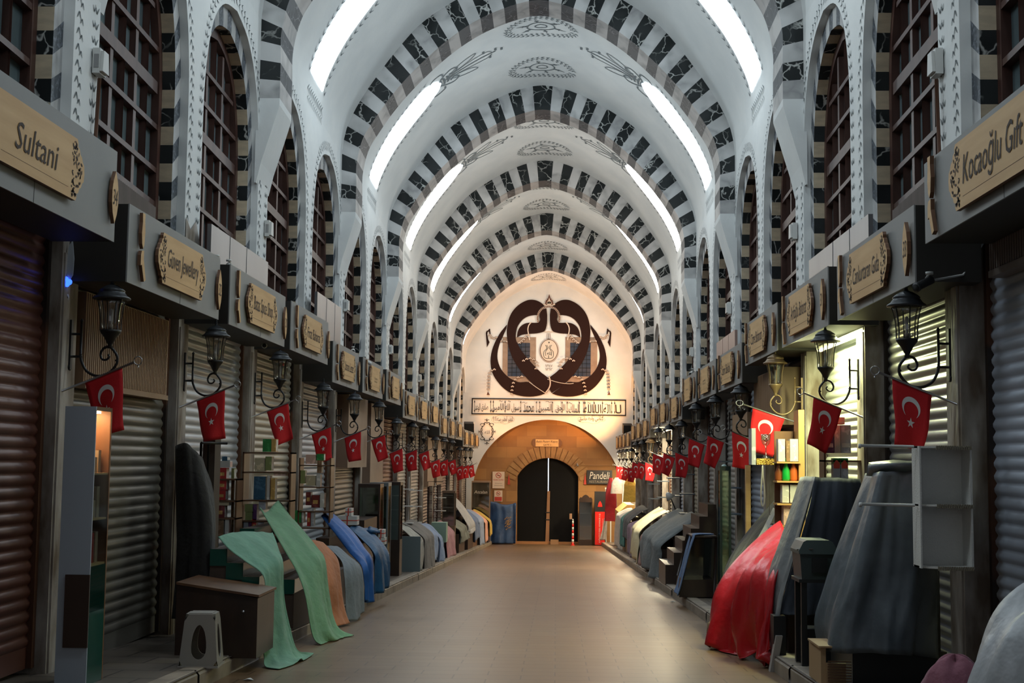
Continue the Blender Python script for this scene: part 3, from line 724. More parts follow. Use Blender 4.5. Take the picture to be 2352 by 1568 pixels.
fl = [make_flag(((.195, .08), (.505, .205), (.545, -.315), (.32, -.39)), (.03, 0, -.02)), make_flag(((.19, .075), (.50, .20), (.50, -.33), (.27, -.37)), (.035, 1.2, .03)), make_flag(((.21, .085), (.50, .20), (.565, -.28), (.36, -.38)), (.045, 2.2, .0))]
used = [False]*3
for side, PP, Z, sn in ((-1, LP, LZ, 'left'), (1, RP, RZ, 'right')):
    for i, y in enumerate(PP[1:-1]):
        v = (i+(side > 0)) % 3; z = Z[i+1]-.93; y2 = y-.12; 
        loc = (XC+side*(3.69 if side < 0 else 3.585), y2, z); rz = 0 if side < 0 else PI
        if not used[v]: o = fl[v]; o.location = loc; o.rotation_euler = (0, 0, rz); used[v] = True
        else: o = dup(fl[v], loc, rz=rz)
        if (side, i) == (1, 2): o.scale = (1.3, 1.3, 1.05)
        o['label'] = 'red crescent and star flag on a pole, %s from the front on the %s wall' % (ORD[i], sn); o['group'] = 'flags on the %s wall' % sn
# ------------------------------------------------------------------ white boxes on the piers, cameras, panels
def make_wallbox():
    rt = thing('wall_speaker', 'x', 'speaker')
    m = MB(); m.prism([(-.09, -.12), (.09, -.12), (.09, .12), (-.09, .12)], (0, 0, 0), (0, 1, 0), (0, 0, 1), (.07, 0, 0)); m.prism([(-.085, -.10), (.085, -.10), (.06, .10), (-.06, .10)], (.07, 0, 0), (0, 1, 0), (0, 0, 1), (.03, 0, 0)); m.build('case', WHITEPL, parent=rt)
    m = MB(); m.box(.015, .06, -.094, -.09, -.07, .06); m.build('side_panel', mat('speaker_grille', (.3, .3, .3), .6), parent=rt)
    return rt
wb = make_wallbox(); f = True
for side, sn in ((-1, 'left'), (1, 'right')):
    for k in range(-1, 6):
        y = F0+PER*k+.62; loc = (XC+side*3.94, y, 5.65+zf(y)); rz = 0 if side < 0 else PI
        if f: o = wb; o.location = loc; f = False
        else: o = dup(wb, loc, rz=rz)
        o['label'] = 'small white box on the plaster pier, %s from the front on the %s wall' % (ORD[k+1], sn); o['group'] = 'white boxes on the piers'
for side, y in ((-1, 12.2), (1, 12.2)):
    y = F0-PER+.62
    m = MB(); m.tube([(XC+side*3.90, y, 5.5+zf(y)), (XC+side*3.91, y-.02, 4.75+zf(y)), (XC+side*3.91, y-.10, 4.4+zf(y)), (XC+side*3.91, y-.1, 4.0+zf(y))], .018)
    tag(m.build('cable_conduit', mat('rusty_conduit', (.16, .07, .04), .6)), 'thin brown conduit running down the pier below the nearest white box, %s side' % ('left' if side < 0 else 'right'), 'pipe')
def cctv(loc, aim, lab, dark=False, arm=None):
    rt = thing('security_camera', lab, 'camera', loc); a = V3(aim).normalized()
    m = MB(); m.lathe([(.0, -.002), (.034, 0), (.034, .16), (.038, .165), (.038, .18), (.0, .18)], a*-.02, 10, 0, True, a); m.build('camera_body', BLKPL if dark else WHITEPL, parent=rt)
    m = MB(); m.lathe([(.0, 0), (.028, 0), (.026, .006), (0, .006)], a*.16, 10, 0, True, a); m.build('lens', BLACK, parent=rt)
    m = MB()
    if arm: m.tube([(0, 0, 0), (arm[0]*.6, arm[1]*.6, arm[2]*.2), arm], .009)
    m.tube([(0, 0, 0), tuple(a*.04+V3((0, 0, .03))), (0 if abs(a.x) > .9 else -.0, .0, .06)], .012); m.lathe([(.03, 0), (.03, .02)], (0, 0, .05), 10); m.build('bracket', WHITEPL, parent=rt)
XL, XR = XC-3.17, XC+3.17
cctv(at(497, 600, 13.95), (-.1, -1, -.1), 'round black-nosed camera at the far end of the second left sign', True)
cctv(at(525, 610, 14.6), (.7, .9, -.5), 'white bullet camera on the third left sign, pointing down the hall')
cctv(at(152, 672, 10.9)+V3((.0, 0, 0)), (.3, -1, -.4), 'white bullet camera on the nearest left pilaster under the glowing blue sticker')
cctv(at(608, 793, 16.9), (.2, -1, -.1), 'pale round camera hanging under the far end of the third left sign')
cctv(V3((-3.72, 23.6, 3.44)), (.2, -1, -.2), 'grey camera facing the viewer on the corner of the fifth left sign')
cctv(at(838, 826, 24.7), (.7, .9, -.5), 'small white bullet camera above the sixth left sign')
cctv(at(958, 910, 35.), (.2, -1, -.2), 'far white camera facing the viewer above the eighth left sign')
cctv(at(968, 914, 35.6), (.7, .9, -.5), 'far white bullet camera pointing away above the ninth left sign')
cctv(V3((2.84, 27.4, 3.36)), (-.5, -1, -.4), 'tilted white camera above the seventh right sign')
cctv(at(2135, 645, 10.0), (-.8, -.5, -.4), 'dark camera on a cable beside the nearest right lantern', True, (.5, .25, .35))
# sheet panels standing over the signs
for side, y0, y1, z0, z1, c, lab in ((-1, 15.4, 18.5, 3.4, 4.28, GREYPAN, 'galvanised sheet panel over the third left sign'), (-1, 22.4, 24.9, 3.2, 4.36, GREYPAN, 'galvanised sheet panel over the fifth left sign'),
        (1, 13.9, 17.2, 3.3, 4.15, GREYPAN, 'galvanised sheet panel over the third right sign'), (1, 24.4, 27.2, 3.1, 3.95, mat('pink_sheet', (.48, .32, .27), .4, metal=.2), 'pinkish sheet panel over the sixth right sign'),
        (1, 28.9, 31.5, 3.0, 3.6, MT['pink_sheet'] if 'pink_sheet' in MT else GREYPAN, 'small pink panel over the eighth right sign')):
    m = MB(); m.box(XC+side*3.74, XC+side*3.79, y0, y1, z0, z1)
    for yy in (y0+.9, y0+1.8):
        if yy < y1: m.box(XC+side*3.735, XC+side*3.74, yy, yy+.015, z0, z1)
    tag(m.build('sheet_panel', c), lab, 'panel')
# projecting fluted covers under some signs
for side, y0, y1, z0, z1, o1, c, lab in ((-1, 11.3, 13.75, 2.08, 2.93, 3.72, BLIND, 'beige fluted roller cover under the second left sign'), (1, 7.0, 9.9, 2.9, 3.35, 3.7, FLUTE, 'brown fluted panel above the nearest right shutter'),
        (1, 17.7, 20.1, 2.0, 2.78, 3.45, BLIND, 'brown ribbed cover box under the fourth right sign'), (1, 21.2, 23.0, 1.6, 2.3, 3.5, mat('tan_board', (.36, .22, .12), .5), 'tan board cabinet top under the fifth right sign'),
        (-1, 24.9, 27.4, 1.3, 2.7, 3.55, mat('pale_tan_board', (.40, .27, .19), .55, col2=(.36, .24, .17), scale=2), 'tall pale tan board front under the sixth left sign'),
        (-1, 28.3, 30.4, .9, 2.68, 3.6, MT['pale_tan_board'], 'pale tan board front under the seventh left sign'),
        (-1, 41.0, 43.2, .6, 2.15, 3.6, MT['pale_tan_board'], 'distant tan board front under the eleventh left sign'), (-1, 44.2, 46.4, .6, 2.15, 3.6, MT['pale_tan_board'], 'distant tan board front under the twelfth left sign')):
    m = MB(); xa, xb = XC+side*o1, XC+side*3.80
    m.box(xa, xb, y0, y1, z0, z1, 0)
    if 'fluted' in lab or 'ribbed' in lab:
        n = int((y1-y0)/.05)
        for k in range(n): m.box(xa, xa-side*.008, y0+.03+k*.05, y0+.055+k*.05, z0+.06, z1-.01, 0)
        m.box(xa, xa-side*.02, y0, y1, z0, z0+.05, 0)
    cyy = (y0+y1)/2; PP = LP if side < 0 else RP; k = max(j for j in range(len(PP)-1) if PP[j] <= cyy)
    rt = SHT[(side, k)]; L = V3(rt.location); m.v = [tuple(V3(q)-L) for q in m.v]; m.build('cover_panel', c, parent=rt, label=lab)
# lit strip lights under three right signs (real fluorescent tubes) 
TUBE = mat('fluorescent_tube', (.9, .9, .9), .5, emit=(.88, 1., .55), es=12.)
TUBEW = mat('warm_tube', (.9, .9, .9), .5, emit=(1., .86, .55), es=12.)
for y0, y1, z, mt_, k in ((13.6, 15.9, 2.86, TUBE, 'third'), (36.1, 38.3, 2.38, TUBEW, 'tenth'), (52.4, 54.2, 1.94, TUBEW, 'fifteenth'), (58.2, 60.2, 1.9, TUBEW, 'seventeenth')):
    rt = thing('tube_lamp', 'bright fluorescent tube lamp under the %s right sign' % k, 'lamp', (XC+3.62, (y0+y1)/2, z+.02))
    m = MB(); L = y1-y0; m.tube([(0, -L/2, -.03), (0, L/2, -.03)], .018, 8); m.build('tube', mt_, parent=rt)
    m = MB(); m.box(-.03, .03, -L/2-.03, L/2+.03, -.012, .02); m.build('fitting', WHITEPL, parent=rt)

# pale banner with a glowing blue sticker on the nearest left pilaster
a = at(157, 648, 10.72); rt = thing('leaf_banner', 'narrow pale banner with a glowing blue lamp at its tip on the nearest left pilaster', 'banner', a)
m = MB(); m.prism([(0, 0), (.035, .06), (.04, .2), (.02, .36), (-.01, .30), (-.025, .12)], (0, 0, 0), (1, 0, 0), (0, 0, 1), (0, .01, 0)); m.build('banner_cloth', mat('pale_blue_white_cloth', (.5, .55, .6), .6), parent=rt)
m = MB()
for x, z, r in ((-.02, .02, .028), (.012, .0, .026), (-.005, -.02, .022)): m.lathe([(0, -.01), (r, 0), (0, .01)], (x, -.012, z), 12, 0, True, (0, 1, 0))
m.build('blue_lamp', mat('blue_glow', (.0, .02, .4), .4, emit=(.02, .08, 1.), es=5.), parent=rt)
# ------------------------------------------------------------------ painted lettering on the end wall
YM = YE-.03
def E2(px, py, d=0.): p = at(px, py, YM-d); return V3((p.x, YM-d, p.z))
def Q(pts, ox=1080., oy=660., k=5.226): return [(ox+x/k, oy+y/k) for x, y in pts]
AX = 1260.
def mir(P): return [(2*AX-x, y) for x, y in P[::-1]]
def poly(mb, P, mat=0, d=0.): mb.add([E2(x, y, d) for x, y in P], [tuple(range(len(P)))], mat)
def rib(mb, P, w, mat=0, d=.012, n=4, smooth=True):
    P = cr(P, n) if smooth else P
    mb.ribbon(P, w if not isinstance(w, (list, tuple)) else [w[int(i*(len(w)-1)/(len(P)-1)+.5)] for i in range(len(P))], lambda a, b: E2(a, b, d), mat)
_AB = {'ا': (0xFE8D, 2), 'ب': (0xFE8F, 4), 'ة': (0xFE93, 2), 'ت': (0xFE95, 4), 'ج': (0xFE9D, 4), 'ح': (0xFEA1, 4), 'خ': (0xFEA5, 4), 'د': (0xFEA9, 2), 'ر': (0xFEAD, 2), 'س': (0xFEB1, 4), 'ص': (0xFEB9, 4), 'ع': (0xFEC9, 4),
       'ف': (0xFED1, 4), 'ق': (0xFED5, 4), 'ك': (0xFED9, 4), 'ل': (0xFEDD, 4), 'م': (0xFEE1, 4), 'ن': (0xFEE5, 4), 'ه': (0xFEE9, 4), 'و': (0xFEED, 2), 'ى': (0xFEEF, 2), 'ي': (0xFEF1, 4)}
def arab(t):
    out = ''; n = len(t); i = 0
    for i, c in enumerate(t):
        if c not in _AB: out += c; continue
        b, k = _AB[c]; pj = i > 0 and t[i-1] in _AB and _AB[t[i-1]][1] == 4; nj = k == 4 and i+1 < n and t[i+1] in _AB
        out += chr(b+(3 if pj and nj else 2 if nj else 1 if pj else 0))
    return out[::-1]
CREAMP = mat('cream_outline_paint', (.62, .54, .46), .8)
BROWNP = mat('dark_brown_paint', (.03, .014, .012), .9, spec=.1)
BROWNL = mat('red_brown_outline_paint', (.13, .05, .035), .8)
Apoly = Q(cr([(905, 237), (860, 190), (800, 157), (740, 147), (680, 155), (600, 195), (530, 258), (480, 335), (450, 430), (438, 540), (450, 650), (475, 760), (520, 870), (590, 980), (680, 1090), (790, 1190), (905, 1266)], 3)
          + cr([(950, 1170), (945, 1100), (900, 1055), (850, 1018), (760, 930), (680, 840), (610, 750), (560, 660), (545, 600), (550, 530), (575, 455), (630, 385), (700, 345), (780, 332), (805, 335)], 3)+[(812, 305), (845, 262)])
Bpoly = Q(cr([(560, 598), (567, 540), (592, 482), (640, 440), (700, 423), (800, 423), (830, 405), (838, 380), (832, 345), (840, 300), (870, 262), (915, 250)], 3)+cr([(925, 330), (922, 430), (905, 500), (880, 530), (800, 550), (700, 556), (620, 568), (562, 600)], 3))
Cpoly = Q(cr([(440, 445), (370, 530), (310, 630), (262, 750), (243, 880), (258, 1000), (300, 1090), (380, 1190), (480, 1262), (600, 1300), (720, 1310), (830, 1296), (900, 1272)], 3)+cr([(820, 1215), (710, 1135), (600, 1138), (520, 1112), (440, 1060), (372, 980), (333, 885), (327, 790), (352, 680), (400, 570), (434, 490)], 3))
mu = thing('calligraphy_mural', 'huge black mirrored calligraphy painted on the cream end wall above the gate arch', 'wall painting', (0, 0, 0))
m = MB(); poly(m, Cpoly); m.build('crescent_stroke', BROWNP, parent=mu, label='left crescent stroke')
m = MB(); poly(m, mir(Cpoly)); m.build('crescent_stroke', BROWNP, parent=mu, label='right crescent stroke')
m = MB(); poly(m, mir(Apoly), 0, .012); m.build('loop_stroke', BROWNP, parent=mu, label='right loop stroke')
m = MB(); poly(m, Apoly, 0, .02); rib(m, Q([(710, 1135), (790, 1195), (905, 1270)]), 1.3, 1, .03); rib(m, mir(Q([(1230-280+4, 1100), (820, 1140), (700, 1155), (640, 1150)])), 1.2, 1, .03) ; m.build('loop_stroke', [BROWNP, CREAMP], parent=mu, label='left loop stroke')
for P, lb in ((Bpoly, 'left head stroke'), (mir(Bpoly), 'right head stroke')):
    m = MB(); poly(m, P, 0, .024); m.build('head_stroke', BROWNP, parent=mu, label=lb)
m = MB()   # clasps, bead arch and crown between the letters
for mm in (lambda p: p, mir):
    rib(m, mm(Q([(735, 415), (705, 450), (692, 500), (700, 560), (715, 630)])), 2.4, 1, .035)
rib(m, Q([(945, 1065), (958, 1110), (960, 1160), (945, 1210), (905, 1262)]), 4.2, 2, .034); rib(m, Q([(945, 1065), (958, 1110), (960, 1160), (945, 1210), (905, 1262)]), 2.4, 1, .038)
arcp = cr([(815, 415), (808, 360), (830, 290), (880, 243), (945, 228)], 5); arcp = Q(arcp)+mir(Q(arcp))[1:]
rib(m, arcp, 4.2, 1, .036, smooth=False); rib(m, [arcp[0], *arcp[1:]], 3.4, 2, .040, smooth=False)
A = arclen(arcp)
for k in range(27):
    (x, y), _ = along(arcp, A, A[-1]*k/26); poly(m, [(x+1.1*math.cos(t), y+1.1*math.sin(t)) for t in [j*PI/3 for j in range(6)]], 1, .046)
rib(m, Q([(895, 535), (920, 532), (945, 530)])+mir(Q([(895, 535), (920, 532)])), 2.5, 1, .036, smooth=False)
for k in range(7): poly(m, [(1251+3.1*k+1.1*math.cos(t), 761.5+1.1*math.sin(t)) for t in [j*PI/3 for j in range(6)]], 1, .046)
cx_, cy_ = 1261.5, 697.
for k in range(9):
    a = PI+PI*k/8; L = 15-4*abs(math.cos(a)) + (7 if k == 4 else 0)
    tip = (cx_+math.cos(a)*L*.95, cy_+math.sin(a)*L); side_ = (-math.sin(a)*3.2, math.cos(a)*3.2); mid = (cx_+math.cos(a)*L*.55, cy_+math.sin(a)*L*.55)
    P = [(cx_, cy_), (mid[0]+side_[0], mid[1]+side_[1]), tip, (mid[0]-side_[0], mid[1]-side_[1])]
    poly(m, P, 2, .03+.0015*k); poly(m, [((x-cx_)*.62+cx_, (y-cy_)*.62+cy_) for x, y in P], 1, .046)
poly(m, [(cx_+14*math.cos(t), cy_+2+3*math.sin(t)) for t in [j*PI/8 for j in range(16)]], 1, .028)
m.build('crown_and_clasps', [BROWNP, CREAMP, BROWNL], parent=mu)
for mm, lb in ((lambda p: p, 'left'), (mir, 'right')):
    m = MB()   # hook letter
    poly(m, mm(Q([(187, 545), (197, 520), (215, 515), (228, 495), (240, 497), (240, 515), (245, 555), (232, 562), (225, 530), (210, 530), (205, 560), (215, 620), (232, 655), (200, 720)])), 0, .01)
    m.build('hook_stroke', BROWNP, parent=mu, label=lb+' hook stroke')
    for path, nb in (([(290, 985), (245, 1005), (225, 1060), (220, 1130), (218, 1220)], 7), ([(620, 1070), (565, 1085), (525, 1130), (505, 1200), (498, 1280)], 6), ([(640, 880), (710, 850), (780, 880), (805, 945), (790, 975)], 6), ([(235, 575), (275, 615), (310, 600)], 3), ([(380, 645), (430, 650)], 3), ([(590, 665), (640, 625), (680, 575)], 4)):
        P = mm(Q(cr(path, 4))); A = arclen(P); m = MB()
        for k in range(nb+1):
            (x, y), _ = along(P, A, A[-1]*k/nb)
            for dx, dy, r in ((-2.0, 0, 2.0), (2.0, 0, 2.0), (0, -1.6, 1.8)):
                C = [(x+dx+r*math.cos(t), y+dy+r*math.sin(t)) for t in [j*PI/4 for j in range(8)]]
                poly(m, C, 2, .05); poly(m, [((a-x-dx)*.68+x+dx, (b-y-dy)*.68+y+dy) for a, b in C], 1, .056)
        if nb == 7: poly(m, mm(Q([(212, 1248), (237, 1290), (197, 1290)])), 2, .05)
        m.build('garland', [BROWNP, CREAMP, BROWNL], parent=mu)
m = MB()
def ell(cx, cy, rx, ry, n=40): return [(cx+rx*math.cos(2*PI*i/n), cy+ry*math.sin(2*PI*i/n)) for i in range(n+1)]
poly(m, ell(1261, 804.5, 21.2, 26.5)[:-1], 1, .006)
rib(m, ell(1261, 804.5, 20, 25), 1.3, 2, .012, smooth=False); rib(m, ell(1261, 804.5, 22.5, 27.8), .5, 2, .012, smooth=False)
for mm in (lambda p: p, mir):
    rib(m, mm([(1253, 792), (1256, 800), (1249, 808), (1250, 820), (1259, 823), (1260, 816)]), 1.0, 0, .014); rib(m, mm([(1256, 792), (1258.5, 799), (1253, 808), (1254, 817)]), .8, 0, .014)
    rib(m, mm([(1257, 765), (1256, 775), (1258, 780), (1260, 776), (1260, 765)]), .9, 2, .012)
poly(m, [(1259, 785), (1263, 785), (1261, 789)], 0, .014)
def ptxt(mb, t, px, py, w, h, mat=0, d=.014):
    c = E2(px, py, d); a = E2(px+1, py, d)-c; b = E2(px, py-1, d)-c; put_text(mb, t, c, a, b, w, h, mat, 0)
ptxt(m, arab('لله'), 1261, 811, 9, 7)
ptxt(m, '١٣٤٧', 1261, 839.5, 16, 6); ptxt(m, '١٣١٢', 1261, 847.5, 16, 6)
m.build('medallion', [BLACKPAINT, mat('cream_medallion_paint', (.66, .58, .48), .8), BROWNL], parent=mu)
# inscription band
ib = thing('calligraphy_band', 'long framed band of black calligraphy across the end wall under the mural', 'wall painting', (0, 0, 0))
m = MB()
for P in ([(1084, 915), (1438, 919)], [(1083.5, 950), (1437.5, 954)], [(1085, 914), (1084, 951)], [(1436.8, 918), (1436.8, 955)]): rib(m, P, 2.6, 0, .01, smooth=False)
m.build('band_frame', BLACKPAINT, parent=ib)
m = MB(); words = [('صادق الوعد', 1106, 30), ('الامين', 1143, 28), ('رسول الله', 1178, 36), ('محمد', 1214, 24), ('المبين', 1252, 32), ('الحق', 1287, 22), ('الملك', 1319, 24), ('الله', 1352, 22), ('الا', 1374, 14), ('اله', 1394, 16), ('لا', 1420, 14)]
for t, x, w in words:
    yc = 932.5+(x-1084)*.0113; ptxt(m, arab(t), x, yc+3, w, 20)
for x in (1090, 1127, 1133, 1160, 1196, 1232, 1239.5, 1269, 1291, 1303, 1331, 1341, 1344, 1365, 1384, 1405, 1412):
    yc = 932.5+(x-1084)*.0113; rib(m, [(x, yc-14), (x, yc+14)], .9, 0, .012, smooth=False)
    for e in (-1, 1): poly(m, [(x-1.6, yc+e*9), (x, yc+e*14.5), (x+1.6, yc+e*9)][::e], 0, .016)
for x, y, w in ((1150, 918.5, 8), (1170, 919, 6), (1205, 922, 12), (1260, 920, 14), (1310, 923, 9), (1353, 923, 7), (1395, 927, 12)): rib(m, [(x-w/2, y+3), (x-w/6, y+1), (x+w/6, y+4), (x+w/2, y+2)], .8)
m.build('inscription', BLACKPAINT, parent=ib)
for t, x, y, w, h, lb in (('للفقير الحقير رسته ١١٨٩', 1155, 963, 46, 15, 'left'), ('كتابتي واحه حاسق', 1358, 963, 56, 14, 'right')):
    s_ = thing('calligraphy_signature', 'small outlined calligraphy signature under the %s half of the inscription band' % lb, 'wall painting')
    m = MB(); ptxt(m, arab(t), x, y, w, h); m.build('lettering', BLACKPAINT, parent=s_)
    m = MB(); rib(m, [(x+(w*.56+1.2*math.sin(k*2.1))*math.cos(2*PI*k/22), y+(h*.62+1.5*math.sin(k*1.7))*math.sin(2*PI*k/22)) for k in range(23)], .35); m.build('outline', BROWNL, parent=s_)
ct = thing('painted_cartouche', 'black painted oval cartouche low on the left of the end wall beside the arch', 'wall painting')
m = MB()
CX0, CY0 = 1118.5, 991.
for sx in (-1, 1):
    for sy in (-1, 1):
        G = lambda pts: [(CX0+sx*x, CY0+sy*y) for x, y in pts]
        for P, w in (([(0, 19.5), (5, 21), (7, 17), (4, 18)], 1.6), ([(5, 18), (8, 13), (13, 12)], 1.4), ([(6, 17), (11, 19), (15, 17), (14, 14.5)], 1.2), ([(9, 13), (13, 7), (14, 2), (14, 0)], 1.6), ([(12, 8), (10, 5), (12, 3)], 1.), ([(14, 0), (11, 1.5), (11, 3)], 1.), ([(16, 0), (19, 3)], .7), ([(16, 0), (20, .8)], .7), ([(0, 22), (0, 30)], 1.4), ([(0, 25), (3.5, 27.5), (5, 26.5)], 1.2)): rib(m, G(P), w)
m.build('scroll_frame', BLACKPAINT, parent=ct)
m = MB(); ptxt(m, arab('الله'), 1119, 992, 12, 8); m.build('lettering', GREYPAINT, parent=ct)
# end wall windows: stone frame, bars and cloudy glass
for n_, (fx0, fx1, gx0, gx1) in enumerate(((1153.5, 1231, 1165.5, 1217.5), (1298, 1372, 1309, 1357))):
    fy0, fy1, gy0, gy1 = 774, 877, 787, 864
    a, b = E2(fx0, fy1), E2(fx1, fy0); c, d = E2(gx0, gy1), E2(gx1, gy0)
    m = MB(); y_, y2_ = YE-.02, YE+.02
    for x0, x1, z0, z1 in ((a.x, b.x, a.z, c.z), (a.x, b.x, d.z, b.z), (a.x, c.x, c.z, d.z), (d.x, b.x, c.z, d.z)): m.box(x0, x1, y_, y2_, z0, z1)
    wn = m.build('window_%d' % (40+n_), mat('brown_stone_window_frame', (.33, .235, .17), .8, col2=(.26, .18, .13), scale=4), kind='structure')
    m = MB(); m.box(c.x, d.x, y_+.012, y_+.02, c.z, d.z); m.build('window_glass', mat('bluish_old_glass', (.03, .045, .08), .3, col2=(.07, .065, .08), scale=2.), parent=wn)
    m = MB()
    for k in range(1, 5): x = c.x+(d.x-c.x)*k/5; m.box(x-.012, x+.012, y_, y_+.012, c.z, d.z)
    for k in range(1, 8): z = c.z+(d.z-c.z)*k/8; m.box(c.x, d.x, y_, y_+.012, z-.012, z+.012)
    m.build('window_bars', IRON, parent=wn)
# gate sign, notices, restaurant board
def plate(name, lab, cat, px0, py0, px1, py1, Y, mat_, th=.03):
    a, b = at(px0, py1, Y), at(px1, py0, Y); rt = thing(name, lab, cat, (a.x, Y, a.z))
    m = MB(); m.box(0, b.x-a.x, -th, 0, 0, b.z-a.z); m.build('board', mat_, parent=rt)
    def T(t, fx, fz, fw, fh, mt_, dy=0): 
        mm = MB(); put_text(mm, t, ((b.x-a.x)*fx, -th-.003-dy, (b.z-a.z)*fz), (1, 0, 0), (0, 0, 1), (b.x-a.x)*fw, (b.z-a.z)*fh, th=0); return mm.build('lettering', mt_, parent=rt)
    return rt, b.x-a.x, b.z-a.z, T
YSW = YW+.33
rt, w, h, T = plate('gate_sign', 'rounded pale wooden sign over the black gate in the stone arch', 'sign', 1230, 1009, 1283, 1025, YSW, WOODL, .03)
m = MB(); m.prism([(-.07, -.02), (w+.07, -.02), (w+.16, h*.3), (w+.16, h*.7), (w+.07, h+.02), (-.07, h+.02), (-.16, h*.7), (-.16, h*.3)], (0, -.001, 0), (1, 0, 0), (0, 0, 1), (0, -.02, 0)); m.build('backing', mat('brown_backing', (.2, .09, .04), .6), parent=rt)
T('Balık Pazarı Kapısı', .5, .66, .93, .36, BURN); T('GATE 1', .5, .24, .32, .26, BURN)
REDP = mat('red_print', (.50, .05, .03), .7); CARD = mat('cream_card', (.75, .58, .44), .7)
def nosign(rt, x, z, r):
    m = MB(); y = -.036
    m.ribbon([(x+r*math.cos(t), z+r*math.sin(t)) for t in [k*PI/12 for k in range(25)]], r*.22, lambda a, b: V3((a, y, b))); m.ribbon([(x-r*.7, z+r*.7), (x+r*.7, z-r*.7)], r*.2, lambda a, b: V3((a, y, b)))
    m.build('prohibition_ring', REDP, parent=rt); m = MB(); m.ribbon([(x-r*.5, z-r*.1), (x+r*.5, z)], r*.25, lambda a, b: V3((a, y+.001, b))); m.build('pictogram', BLACKPAINT, parent=rt)
rt, w, h, T = plate('no_smoking_notice', 'cream no smoking notice on the stone wall left of the gate, the upper one', 'notice', 1131, 1083, 1159, 1121, YSW, CARD)
nosign(rt, w*.5, h*.78, .12); T('SIGARA IÇILMEZ', .5, .50, .86, .12, REDP); T('5727 sayılı kanun', .5, .30, .6, .05, BURN); T('hükümleri gereğince', .5, .18, .7, .05, BURN)
rt, w, h, T = plate('no_photo_notice', 'smaller notice with a red lower half below the no smoking notice', 'notice', 1135, 1126, 1154, 1151, YSW, CARD)
nosign(rt, w*.5, h*.72, .09); m = MB(); m.box(.02, w-.02, -.034, -.03, .02, h*.42); m.build('red_panel', REDP, parent=rt)
rt, w, h, T = plate('restaurant_sign', 'black board with white script lettering on the stone wall right of the gate', 'sign', 1348, 1080, 1406, 1111, YSW-.05, BLKPL, .06)
PAPER = mat('off_white_lettering', (.66, .62, .55), .6)
T('Pandeli', .5, .62, .80, .52, PAPER); T('RESTAURANT', .5, .17, .80, .17, mat('dull_gold_lettering', (.35, .28, .2), .5))
# alarm tassels, pipe, small camera on the stone wall
for px, lb in ((1169, 'left'), (1344, 'right')):
    a = at(px, 1092, YSW-.04); rt = thing('red_pennant', 'narrow red hanging pennant on the stone wall %s of the gate' % lb, 'pennant', a)
    m = MB(); m.prism([(-.06, -.42), (.06, -.42), (.02, 0), (-.02, 0)], (0, 0, 0), (1, 0, 0), (0, 0, 1), (0, -.012, 0)); m.build('cloth', REDP, parent=rt)
    m = MB(); m.tube([(0, 0, 0), (0, 0, .14)], .006, 5); m.build('cord', REDP, parent=rt)
a = at(1326, 1068, YSW-.02); b = at(1418, 1069, YSW-.02); m = MB(); m.tube([a, b], .02); tag(m.build('wall_pipe', mat('ochre_pipe', (.35, .18, .07), .6)), 'thin horizontal pipe on the stone wall above the black script board', 'pipe')
cctv(at(1326, 1067, YSW-.06), (.2, -1, -.3), 'small white camera on the stone arch above right of the gate')
# flood lights beside the end wall
for px, py, s_, lb in ((1079, 984, -1, 'left'), (1443, 988, 1, 'right')):
    a = at(px, py, 59.9); rt = thing('flood_light', 'dark square floodlight above the last %s signs, aimed at the end wall' % lb, 'floodlight', a)
    m = MB(); m.obox((-.22, -.09, -.2), (.42, .1, 0), (-.05, .16, .10), (0, -.1, .42)); m.build('housing', BLKPL, parent=rt)
    m = MB(); m.obox((-.19, .082, -.09), (.38, .09, 0), (-.003, .008, .004), (0, -.09, .36)); m.build('lamp_glass', mat('lamp_face', (.8, .7, .5), .3, emit=(1, .62, .3), es=4), parent=rt)
    m = MB(); m.tube([(0, 0, -.15), (s_*.05, -.02, -.42)], .02); m.build('bracket', IRON, parent=rt)
# objects standing at the end wall
def cabinet(name, lab, cat, loc, w, d, h, mt_, shelves=3, glass=GCLEAR, items=None, rz=0, crown=False, base=.25, back=None):
    """glazed display cabinet; front faces -y before rotation"""
    rt = thing(name, lab, cat, loc, None, rz); t = .035
    m = MB(); m.box(-w/2, w/2, -d/2, d/2, 0, base); m.box(-w/2, w/2, -d/2, d/2, h-.07, h)
    for sx in (-1, 1):
        for sy in (-1, 1): m.box(sx*w/2, sx*(w/2-t), sy*d/2, sy*(d/2-t), base, h-.07)
    m.build('frame', mt_, parent=rt)
    m = MB(); m.box(-w/2+t, w/2-t, d/2-.015, d/2, base, h-.07); m.build('back_panel', back or mt_, parent=rt)
    for k in range(shelves):
        z = base+(h-base)*(k+1)/(shelves+1); m = MB(); m.box(-w/2+.02, w/2-.02, -d/2+.02, d/2-.02, z, z+.012); m.build('shelf', GGREEN if glass is not GCLEAR else mt_, parent=rt)
    m = MB(); m.box(-w/2+t, w/2-t, -d/2+.006, -d/2+.010, base, h-.07); m.build('glass_front', glass, parent=rt)
    for sx in (-1, 1): m = MB(); m.box(sx*(w/2-.006), sx*(w/2-.010), -d/2+t, d/2-t, base, h-.07); m.build('glass_side', glass, parent=rt)
    if crown:
        m = MB(); m.prism([(-w/2, 0), (w/2, 0), (w/2, .08), (w*.4, .16), (w*.3, .14), (w*.15, .24), (0, .28), (-w*.15, .24), (-w*.3, .14), (-w*.4, .16), (-w/2, .08)], (0, -d/2+.02, h), (1, 0, 0), (0, 0, 1), (0, .04, 0)); m.build('carved_crest', mt_, parent=rt)
    return rt
fz = zf(61.6)
a = at(1344.5, 1240, 61.6)
cabinet('display_cabinet', 'dark carved glass display cabinet standing right of the black gate', 'cabinet', (a.x, 61.6, fz+.02), .62, .45, 2.05, WOODDK, 2, crown=True)
